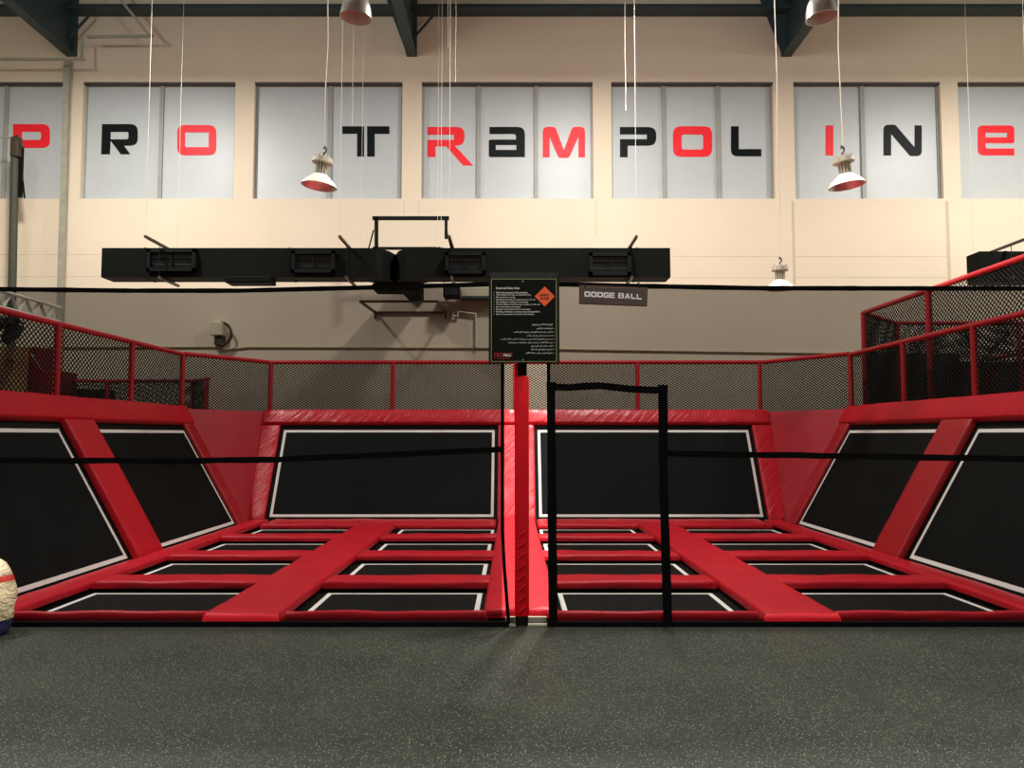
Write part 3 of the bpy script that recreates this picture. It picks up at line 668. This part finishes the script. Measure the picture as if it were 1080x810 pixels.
a, b = at(-30, 366, 17.2), at(25, 430, 17.2); o = build(MB().box(a.x, b.x, 17.2, 17.3, ZD, a.z), 'timber_panel', M['wood']); tag(o, 'tan timber panel beyond the left side fence at the edge', 'panel')
c = at(11, 380, 17.15); o = build(MB().lathe([(.0001, .0), (.06, .01), (.07, .04), (.05, .07), (.0001, .08)], Matrix.Translation(c-V((0, 0, .04)))), 'door_knob', M['blue'], smooth=True); tag(o, 'small blue knob on the tan timber panel', 'knob')
t = thing('spotlight_cluster', 'dark cluster of stage spotlights under the aluminium truss', 'spotlight', at(10, 350, 16.5))
for k, (px, py) in enumerate(((2, 342), (12, 340), (8, 355), (17, 350))):
    c = at(px, py, 16.3+.1*k); Mx = Matrix.Translation(c) @ Matrix.Rotation(1.9+.3*k, 4, 'X')
    build(MB().lathe([(.0001, .14), (.08, .13), (.10, .05), (.12, -.12), (.11, -.13), (.0001, -.10)], Mx, 16), 'spotlight', M['blue'] if k == 3 else M['black'], t, True)
build(MB().bar(at(-5, 335, 16.5), at(25, 341, 16.7), .04, .04), 'crossbar', M['black'], t)
build(MB().bar(at(10, 330, 16.5), at(10, 350, 16.5), .03, .03), 'stem', M['black'], t)
o = build(MB().tube([at(34, 374, 17.0), at(45, 390.5, 17.6)], .025, 8), 'fluorescent_tube', M['signwhite'], smooth=True); tag(o, 'short white tube light leaning by the dark red block', 'lamp')
# aluminium truss
t = thing('lighting_truss', 'aluminium box truss at the left edge behind the fence', 'truss', at(20, 325, 16.5))
A = at(-60, 299, 14.6); B = at(59, 331, 18.6); u = (B-A); Lt = u.length; un = u/Lt
h = V((0, 0, .17)); w = V((0, .17, 0))
ch = MB()
cor = [h+w, h-w, -h-w, -h+w]
for c_ in cor: ch.tube([A+c_, B+c_], .038, 8)
build(ch, 'chord', M['aluTruss'], t, True)
lc = MB(); nb = 14
for k in range(nb):
    p0, p1 = A+u*(k/nb), A+u*((k+1)/nb)
    for c0, c1 in zip(cor, cor[1:]+cor[:1]):
        if k % 2: c0, c1 = c1, c0
        lc.tube([p0+c0, p1+c1], .02, 6)
build(lc, 'lacing', M['aluTruss'], t, True)
# beyond the right cage
t = thing('padded_partition', 'dark green padded partition beyond the right cage', 'partition', (10.2, 18.2, ZD))
a, b = at(912, 373, 18.2), at(1010, 373, 18.2)
build(MB().rbox(a.x, b.x, 18.1, 18.35, ZD, a.z, .03), 'panel', M['darkgreen'], t)
a2 = at(1010, 381, 18.0)
build(MB().rbox(b.x+.02, 13.0, 17.9, 18.3, ZD, a2.z, .03), 'panel', M['darkgreen'], t)
build(MB().box(b.x+.15, 13.0, 17.87, 17.9, a2.z-.03, a2.z+.02), 'white_trim', M['signwhite'], t)
a = at(1028, 388, 17.4); b = at(1050, 430, 17.4); o = build(MB().rbox(a.x, b.x+.1, 17.4, 17.8, ZD, a.z, .05), 'padded_block', M['maroon'], smooth=True); tag(o, 'dark red padded block behind the right cage mesh', 'pad')
o = build(MB().tube([at(1040, 379, 17.2), at(1110, 366, 16.9)], .05, 10), 'red_beam', M['red_steel'], smooth=True); tag(o, 'short red tube beam beyond the cage at the right edge', 'beam')
t = thing('brace_frame', 'crossed black braces beyond the right cage', 'frame', at(1035, 374, 17.9))
build(MB().bar(at(1018, 354, 17.9), at(1034, 382, 17.9), .06, .04), 'brace', M['black'], t); build(MB().bar(at(1064, 350, 17.9), at(1034, 382, 17.9), .06, .04), 'brace', M['black'], t)

# ------------------------------------------------------------------ front net
ND = 7.30
def strip(pts, w, D, th=.008, vertical=False, wob=0):
    """webbing along photo points on the plane Y = D; w = width in metres"""
    P = []
    for (x0, y0), (x1, y1) in zip(pts[:-1], pts[1:]):
        m = max(1, int(math.hypot(x1-x0, y1-y0)/14))
        for k in range(m): P.append(at(x0+(x1-x0)*k/m, y0+(y1-y0)*k/m, D))
    P.append(at(*pts[-1], D)); mb = MB(); n = len(P)
    for i, p in enumerate(P):
        t = (P[min(i+1, n-1)]-P[max(i-1, 0)]).normalized(); nr = V((-t.z, 0, t.x))
        q = p+nr*(wob*noise.noise(p*6)); hw = w/2*(1+.15*noise.noise(p*9))
        mb.v += [q+nr*hw+V((0, -th/2, 0)), q-nr*hw+V((0, -th/2, 0)), q-nr*hw+V((0, th/2, 0)), q+nr*hw+V((0, th/2, 0))]
    for i in range(n-1):
        for k in range(4): a = i*4+k; c_ = i*4+(k+1)%4; mb.f.append((a, a+4, c_+4, c_))
    mb.f += [(0, 1, 2, 3), tuple(4*(n-1)+k for k in (3, 2, 1, 0))]
    return mb
def sheet(pts_top, zbot, D, parent):         # net sheet hanging from a line of photo points to the floor
    mb = MB(); P = [at(x, y, D) for x, y in pts_top]; rws = 14; cs = []
    for p, q in zip(P[:-1], P[1:]):
        m = max(1, int((q-p).length/.3)); cs += [p.lerp(q, k/m) for k in range(m)]
    cs.append(P[-1]); n = len(cs)
    for j in range(rws+1):
        for p in cs:
            z = p.z+(zbot-p.z)*j/rws
            mb.v.append(V((p.x, D+.012*noise.noise(V((p.x*1.3, z*.8, 0))), z)))
    for j in range(rws):
        for i in range(n-1): a = j*n+i; mb.f.append((a, a+1, a+n+1, a+n))
    return build(mb, 'netting', M['net'], parent, True)
rope = [(-420, 303), (0, 305), (130, 306.5), (250, 306.6), (400, 303), (515, 299.8), (600, 300), (720, 302.6), (800, 304), (1080, 304.3), (1500, 303)]
tag(build(strip(rope, .042, ND-.01), 'top_webbing', M['strap']), 'black webbing stretched along the top of the front net', 'strap')
t = thing('court_net', 'sheer black net hanging across the court left of the red post', 'net', (at(265, 660, ND).x, ND, 0), 'sheer black nets across the court front')
sheet([(-420, 303), (0, 305), (250, 306.6), (400, 303), (515, 299.8), (530, 299.8)], .02, ND, t)
build(strip([(530, 300), (530, 560), (532, 600), (536.5, 658)], .032, ND-.012), 'edge_strap', M['strap'], t)
build(strip([(-420, 484), (0, 485.5), (210, 486), (290, 484.5), (400, 480), (531, 474)], .052, ND-.012, wob=.006), 'middle_strap', M['strap'], t)
build(strip([(-420, 661), (150, 661.5), (537, 661)], .035, ND-.012), 'bottom_strap', M['strap'], t)
t = thing('court_net', 'sheer black net hanging across the court right of the net door', 'net', (at(880, 660, ND).x, ND, 0), 'sheer black nets across the court front')
nb_ = MB()
tp = [(578, 300), (600, 300), (720, 302.6)]
# strip above the door and the wide field right of it
xL, xR = at(578, 405, ND).x, at(700, 405, ND).x; zt_ = at(600, 301, ND).z; zd = at(600, 408, ND).z
def quadgrid(mb, x0, x1, z0, z1, D, st=.3):
    nx = max(1, int((x1-x0)/st)); nz = max(1, int((z1-z0)/st)); b = len(mb.v)
    for j in range(nz+1):
        for i in range(nx+1):
            x = x0+(x1-x0)*i/nx; z = z0+(z1-z0)*j/nz; mb.v.append(V((x, D+.012*noise.noise(V((x*1.3, z*.8, 0))), z)))
    for j in range(nz):
        for i in range(nx): a = b+j*(nx+1)+i; mb.f.append((a, a+1, a+nx+2, a+nx+1))
zr = at(900, 304, ND).z
quadgrid(nb_, xL, xR, zd, zt_, ND); quadgrid(nb_, xR, at(1500, 304, ND).x, .02, zr, ND)
build(nb_, 'netting', M['net'], t, True)
build(strip([(703, 478.5), (830, 480), (1080, 484), (1500, 487)], .056, ND-.012, wob=.006), 'middle_strap', M['strap'], t)
build(strip([(700, 662), (1080, 664), (1500, 664)], .035, ND-.012), 'bottom_strap', M['strap'], t)
build(strip([(578.5, 300), (578.5, 408)], .03, ND-.012), 'edge_strap', M['strap'], t)
t = thing('net_door', 'black framed net door right of the red post', 'door', (at(643, 660, ND).x, ND, 0))
mb = MB(); quadgrid(mb, at(583, 500, ND).x, at(703, 500, ND).x, .02, zd, ND-.004); build(mb, 'netting', M['net'], t, True)
build(strip([(581, 403), (582, 520), (583.5, 662)], .078, ND-.022, .02), 'door_post', M['strap'], t)
build(strip([(699, 406), (700, 520), (704.5, 663)], .078, ND-.022, .02, wob=.004), 'door_post', M['strap'], t)
build(strip([(577, 407.5), (600, 408.5), (633, 407), (665, 410.5), (704, 412)], .062, ND-.03, .02, wob=.006), 'top_bar', M['strap'], t)
build(strip([(580, 661), (704, 662)], .035, ND-.022, .02), 'bottom_bar', M['strap'], t)

# ------------------------------------------------------------------ red post with the rules sign
px_, pz = at(550.5, 520, 7.32).x, 0
t = thing('sign_post', 'red padded post with black cap in the middle of the court front', 'post', (px_, 7.32, 0))
build(MB().box(px_-.045, px_+.045, 7.29, 7.37, .0, at(550, 300, 7.3).z), 'steel_core', M['black'], t)
zc = at(550, 397, 7.3).z
sl = MB().rbox(px_-.063, px_+.063, 7.255, 7.385, .085, zc, .014); build(sl, 'padded_sleeve', M['post_vinyl'], t, True)
build(MB().rbox(px_-.066, px_-.036, 7.262, 7.27, .085, at(550, 384, 7.3).z, .003), 'sleeve_flap', M['post_vinyl'], t)
lace = MB()
for k in range(8):
    z = .12+k*.095; lace.tube([(px_-.035, 7.252, z), (px_+.0, 7.245, z+.03), (px_+.03, 7.252, z+.055)], .008, 6)
build(lace, 'lacing', M['post_vinyl'], t, True)
build(MB().rbox(px_-.06, px_+.055, 7.26, 7.38, 0, .085, .006), 'foot', M['black'], t)
tp = MB().box(at(533, 655, 7.3).x, at(577, 655, 7.3).x, 7.262, 7.29, .0, .02).box(at(533, 655, 7.3).x, at(577, 655, 7.3).x, 7.40, 7.44, .0, .05)
tag(build(tp, 'threshold_rail', M['galv']), 'pale metal rail on the floor at the foot of the red post', 'rail')

SD = 7.17
def sbox(x0, y0, x1, y1, d0, d1):
    a, b = at(x0, y0, SD), at(x1, y1, SD); return MB().box(a.x, b.x, d0, d1, b.z, a.z)
t = thing('rules_sign', 'black dodge ball safety rules board on top of the red post', 'sign', at(552.8, 383, SD))
build(sbox(515.6, 286.5, 590.2, 383, SD, SD+.02), 'board', M['signedge'], t)
build(sbox(518, 294, 587.2, 381.6, SD-.004, SD), 'border', M['gold'], t)
build(sbox(518.7, 294.7, 586.5, 380.9, SD-.006, SD-.003), 'face', M['sign'], t)
hd = MB()
for k in range(5):
    x0 = 517+k*14.4; a, b = at(x0, 287.6, SD), at(x0+13.7, 293.2, SD); hd.box(a.x, b.x, SD-.008, SD, b.z, a.z)
build(hd, 'header_plate', M['headerplate'], t)
build(MB().box(px_-.04, px_+.04, SD+.02, 7.29, at(550, 378, SD).z, at(550, 300, SD).z), 'mounting_bracket', M['black'], t)
def text(body, px, py, hpx, wpx, D, mt, parent, name='lettering', right=False, bold=.0, label=None, slope=0, dep=.0012):
    """lettering on the plane Y = D: left (or right) end at px, centre line py, cap height and width in photo pixels"""
    cu = bpy.data.curves.new('txt', 'FONT'); cu.body = body; cu.extrude = .01; cu.offset = bold; cu.resolution_u = 3
    vs, fs = eval_curve(cu)
    if not vs: return None
    x0 = min(v.x for v in vs); x1 = max(v.x for v in vs); y0 = min(v.y for v in vs); y1 = max(v.y for v in vs)
    k = D/FL; W = wpx*k; H = hpx*k; c = at(px, py, D); mb = MB(); xs = c.x-W if right else c.x
    mb.add([(xs+(v.x-x0)/(x1-x0)*W, D-dep+v.z*.02, c.z+((v.y-y0)/(y1-y0)-.5)*H-slope*((v.x-x0)/(x1-x0)*W)) for v in vs], fs)
    return build(mb, name, M[mt], parent)
TD = SD-.006
text('Dodge ball Safety Rules', 523.2, 304.2, 3.0, 25, TD, 'signwhite', t, bold=.02)
lines = [('Follow the instructions of the attendants', 54), ('Take account of the size, no double bouncing', 57.5), ('No running or racing', 39.6), ('No kicking, wrestling, or bouncing a ball on the net', 62.6), ('No sleeping or standing on the padding', 54.5), ('Thrown objects in hand, no keys, wallets, or belts, etc', 68), ('No more than one player', 46), ('Respect to the advice of the court team', 57), ('No lifting, handstand, or sitting on the jumping platform', 68), ('Ensure no opponents hit by any of these dangers', 61.3)]
bl = MB()
for k, (s_, xe) in enumerate(lines):
    y = 308.5+k*2.55
    text(s_, 523.3, y, 2.1, (xe-18)*.93, TD, 'signwhite', t, bold=.012)
    a = at(521.2, y, TD); bl.box(a.x-.0025, a.x+.0025, TD-.002, TD, a.z-.0025, a.z+.0025)
AR = dict(zip('اأإآبةتثجحخدذرزسشصضطظعغفقكلمنهوىيءئؤ', [0xFE8D,0xFE83,0xFE87,0xFE81,0xFE8F,0xFE93,0xFE95,0xFE99,0xFE9D,0xFEA1,0xFEA5,0xFEA9,0xFEAB,0xFEAD,0xFEAF,0xFEB1,0xFEB5,0xFEB9,0xFEBD,0xFEC1,0xFEC5,0xFEC9,0xFECD,0xFED1,0xFED5,0xFED9,0xFEDD,0xFEE1,0xFEE5,0xFEE9,0xFEED,0xFEEF,0xFEF1,0xFE80,0xFE89,0xFE85]))
NOJOIN = set('اأإآدذرزوىةءؤ')
def shape(s):
    out = []; i = 0
    while i < len(s):
        c = s[i]
        if c not in AR: out.append(c); i += 1; continue
        pj = i > 0 and s[i-1] in AR and s[i-1] not in NOJOIN and c != 'ء'
        if c == 'ل' and i+1 < len(s) and s[i+1] in 'اأ':
            out.append(chr((0xFEFB if s[i+1] == 'ا' else 0xFEF7)+(1 if pj else 0))); i += 2; continue
        nj = i+1 < len(s) and s[i+1] in AR and s[i+1] != 'ء' and c not in NOJOIN
        out.append(chr(AR[c]+(3 if pj and nj else 2 if nj else 1 if pj else 0))); i += 1
    return ''.join(reversed(out))
arl = [('قوانين السلامة في دودج بول', 342.5, 412, 2.9), ('اتبع تعليمات المراقبين', 346.5, 447, 2.4), ('لا تلعب بعيدا عن الفريق في جميع مناطق اللعب', 350.3, 268, 2.4), ('لا تجلس أو تستلقي على أرض اللعب', 354, 368, 2.4), ('لا يسمح بالدفع أو الركل في جميع أنحاء الملعب أثناء اللعب', 357.7, 168, 2.4), ('يجب إزالة الأشياء من الجيوب قبل دخول الملعب في كل وقت', 361.4, 225, 2.4), ('لاعب واحد على كل مربع', 365.1, 408, 2.4), ('احترم نصائح فريق السلامة', 368.7, 405, 2.4), ('يمنع الجلوس على منطقة القفز', 372.4, 365, 2.4)]
for k, (s_, y, xs_, h_) in enumerate(arl):
    xr = 573 if k == 0 else 570.5
    w_ = (572-xs_)/7.37
    text(shape(s_), 505+572/7.37, y, h_, w_, TD, 'signwhite', t, right=True, bold=.012)
    if k:
        a = at(584.3, y, TD); bl.box(a.x-.0025, a.x+.0025, TD-.002, TD, a.z-.0025, a.z+.0025)
build(bl, 'bullet_marks', M['signwhite'], t)
c = at(574.5, 312.6, TD); r_ = 10.7*TD/FL
build(MB().add([(c.x-r_, TD-.001, c.z), (c.x, TD-.001, c.z-r_), (c.x+r_, TD-.001, c.z), (c.x, TD-.001, c.z+r_), (c.x-r_, TD+.001, c.z), (c.x, TD+.001, c.z-r_), (c.x+r_, TD+.001, c.z), (c.x, TD+.001, c.z+r_)], [(0,1,2,3),(7,6,5,4),(0,4,5,1),(1,5,6,2),(2,6,7,3),(3,7,4,0)]), 'warning_diamond', M['orange'], t)['label'] = 'orange diamond reading SAFETY RULES'
text('SAFETY', 569.2, 311.2, 2.5, 10.6, TD-.002, 'signtext', t, bold=.03); text('RULES', 570, 314.7, 2.6, 9, TD-.002, 'signtext', t, bold=.03)
a, b = at(521.7, 372.3, TD), at(540.2, 378.3, TD); lg = MB()
lw = .004
lg.box(a.x, a.x+.05, TD-.002, TD, a.z-lw, a.z).box(a.x+.055, b.x, TD-.002, TD, a.z-lw, a.z).box(a.x, a.x+lw, TD-.002, TD, b.z, a.z).box(b.x-lw, b.x, TD-.002, TD, b.z+.02, a.z).box(a.x+.03, b.x-.02, TD-.002, TD, b.z, b.z+lw)
build(lg, 'logo', M['logo_red'], t)
text('PRO', 531, 374.8, 2.6, 8, TD-.001, 'signwhite', t, name='logo_lettering', bold=.03); text('EXT', 524, 375, 2.6, 6, TD-.001, 'logo_red', t, name='logo_lettering', bold=.03)
for y in (296.8, 379.6): c = at(551.5, y, TD); build(MB().lathe([(.0001, .004), (.006, .002), (.007, 0)], Matrix.Translation(c) @ Matrix.Rotation(math.pi/2, 4, 'X'), 10), 'screw', M['alu'], t)

# small hanging sign
GD = 7.22
t = thing('hanging_sign', 'small brown DODGE BALL sign hanging on the net top webbing', 'sign', at(647, 312, GD))
P4 = [at(611, 300.4, GD), at(683, 303.2, GD), at(682.3, 323.2, GD), at(610.7, 320.6, GD)]
def quadslab(P, y0, y1): 
    vs = [V((p.x, y0, p.z)) for p in P]+[V((p.x, y1, p.z)) for p in P]; return MB().add(vs, [(0,1,2,3),(7,6,5,4),(0,4,5,1),(1,5,6,2),(2,6,7,3),(3,7,4,0)])
cc = sum(P4, V())/4
sc_ = lambda fx, fz: [V((cc.x+(p.x-cc.x)*fx, p.y, cc.z+(p.z-cc.z)*fz)) for p in P4]
build(quadslab(P4, GD-.01, GD+.012), 'board', M['brownedge'], t); build(quadslab(sc_(.955, .86), GD-.012, GD), 'inner_line', M['brownline'], t); build(quadslab(sc_(.94, .80), GD-.014, GD), 'panel', M['brown'], t)
tl = MB()
for px0 in (617, 674): tl.tube([at(px0, 304, GD-.014), at(px0, 298, GD-.014), V((at(px0, 298, GD).x, ND+.02, at(px0, 297, GD).z))], .004, 6)
build(tl, 'tie', M['black'], t)
# squared lettering as filled outlines, unit box per letter (x 0..1, y 0..1 up)
s_ = .27
UL = {'D': [[(0,0),(1,0,.3),(1,1,.3),(0,1)], [(s_,s_),(1-s_,s_,.1),(1-s_,1-s_,.1),(s_,1-s_)]],
 'O': [[(0,0,.3),(1,0,.3),(1,1,.3),(0,1,.3)], [(s_,s_,.1),(1-s_,s_,.1),(1-s_,1-s_,.1),(s_,1-s_,.1)]],
 'G': [[(0,0,.3),(1,0),(1,.58),(.5,.58),(.5,.38),(1-s_,.38),(1-s_,s_),(s_,s_,.1),(s_,1-s_,.1),(1,1-s_),(1,1),(0,1,.3)]],
 'E': [[(0,0,.3),(1,0),(1,s_),(s_,s_),(s_,.40),(.95,.40),(.95,.60),(s_,.60),(s_,1-s_),(1,1-s_),(1,1),(0,1,.3)]],
 'B': [[(0,0),(1,0,.25),(1,1,.25),(0,1)], [(s_,.2),(1-s_,.2),(1-s_,.42),(s_,.42)], [(s_,.6),(1-s_,.6),(1-s_,.8),(s_,.8)]],
 'A': [[(0,0),(.3,0),(.38,.2),(.62,.2),(.7,0),(1,0),(.62,1),(.38,1)], [(.44,.4),(.56,.4),(.5,.62)]],
 'L': [[(0,0,.25),(1,0),(1,s_),(s_,s_),(s_,1),(0,1)]]}
k = GD/FL; yy = GD-.016
for ch_, x0, w_, py in [('D',616.3,6.2,310.4),('O',623,6.2,310.7),('D',629.7,6.2,311),('G',636.3,5.8,311.4),('E',642.4,5.6,311.7),('B',651.8,6.0,312),('A',658.4,6.2,312.4),('L',665.2,5.4,312.8),('L',671.2,5.4,313.2)]:
    vs, fs = fill2d([roundpoly(lp, 4) for lp in UL[ch_]], .1)
    c = at(x0, py, GD); h_ = 5.8*k
    o = build(MB().add([(c.x+v.x*w_*k, yy+v.z*.02, c.z+(v.y-.5)*h_-v.x*w_*k*.04) for v in vs], fs), 'letter', M['signwhite'], t)

# ------------------------------------------------------------------ sack at the left edge
c = at(-6, 655, 7.1); t = thing('sack', 'cream plastic sack with red band and blue base at the left edge', 'bag', (c.x, 7.12, 0))
def sackring(prof, name, mt, n=36):
    mb = MB(); b = 0
    for r, z in prof:
        for k_ in range(n):
            a = 2*math.pi*k_/n; rr_ = r*(1+.09*noise.noise(V((math.cos(a)*1.6, math.sin(a)*1.6, z*5)))+.07*abs(noise.noise(V((math.cos(a)*4, math.sin(a)*4, z*16)))))
            mb.v.append(V((c.x+rr_*math.cos(a)*1.15, 6.98+rr_*math.sin(a)*.9, z)))
    for i in range(len(prof)-1):
        for k_ in range(n): a = i*n+k_; q = i*n+(k_+1)%n; mb.f.append((a, q, q+n, a+n))
    mb.f.append(tuple(range(n))[::-1]); mb.f.append(tuple((len(prof)-1)*n+k_ for k_ in range(n)))
    return build(mb, name, M[mt], t, True)
sackring([(.15, .0), (.17, .03), (.175, .08), (.18, .13)], 'base', 'blue')
sackring([(.18, .13), (.186, .16), (.19, .19), (.188, .22), (.195, .25), (.198, .28), (.195, .31), (.196, .34), (.19, .37), (.188, .40), (.18, .43), (.178, .45)], 'bag_body', 'sack')
sackring([(.178, .45), (.172, .48), (.163, .50)], 'band', 'sackred')
sackring([(.163, .50), (.15, .54), (.12, .60), (.07, .64), (.03, .66), (.045, .70), (.03, .71)], 'bag_neck', 'sack')

# ------------------------------------------------------------------ light of the hall: rows of downlights under the roof and added fill points
def hall_lamp(x, y, z, w, spread=math.pi, col=(1.0, .955, .90), size=.9):
    l = bpy.data.lights.new('hall_light', 'AREA'); l.shape = 'DISK'; l.size = size; l.energy = w; l.color = col; l.spread = spread
    o = bpy.data.objects.new('hall_light', l); COL.objects.link(o); o.location = (x, y, z)
for x in (-8.8, 1.8, 12.4): hall_lamp(x, 14.5, 10.85, 520)
for x in (-11, -3.5, 4.5, 12.0):             # added fill points without fixtures, to brighten the upper wall
    l = bpy.data.lights.new('roof_light', 'POINT'); l.energy = 125; l.color = (.93, .97, 1); l.shadow_soft_size = .35
    o = bpy.data.objects.new('roof_light', l); COL.objects.link(o); o.location = (x, 13.0, 11.0)
for x in (-8.8, 1.8, 12.4): hall_lamp(x, 8.0, 10.8, 340, math.radians(125))
for x in (-8.8, 1.8, 12.4): hall_lamp(x, 1.0, 10.8, 185, math.radians(135))
for x in (-3.5, 7.1): hall_lamp(x, -5.0, 10.8, 170)
W = bpy.data.worlds.new('hall_air'); S.world = W; W.use_nodes = True
W.node_tree.nodes['Background'].inputs[0].default_value = (.8, .85, .9, 1); W.node_tree.nodes['Background'].inputs[1].default_value = .02
vs_ = S.view_settings; S.display_settings.display_device = 'sRGB'
vs_.view_transform = 'Standard'; vs_.look = 'None'; vs_.exposure = 0.9; vs_.gamma = 1; vs_.use_curve_mapping = False
try:
    S.cycles.max_bounces = 8; S.cycles.diffuse_bounces = 4; S.cycles.transparent_max_bounces = 12; S.cycles.use_denoising = True
    S.cycles.sample_clamp_indirect = 6
except Exception: pass
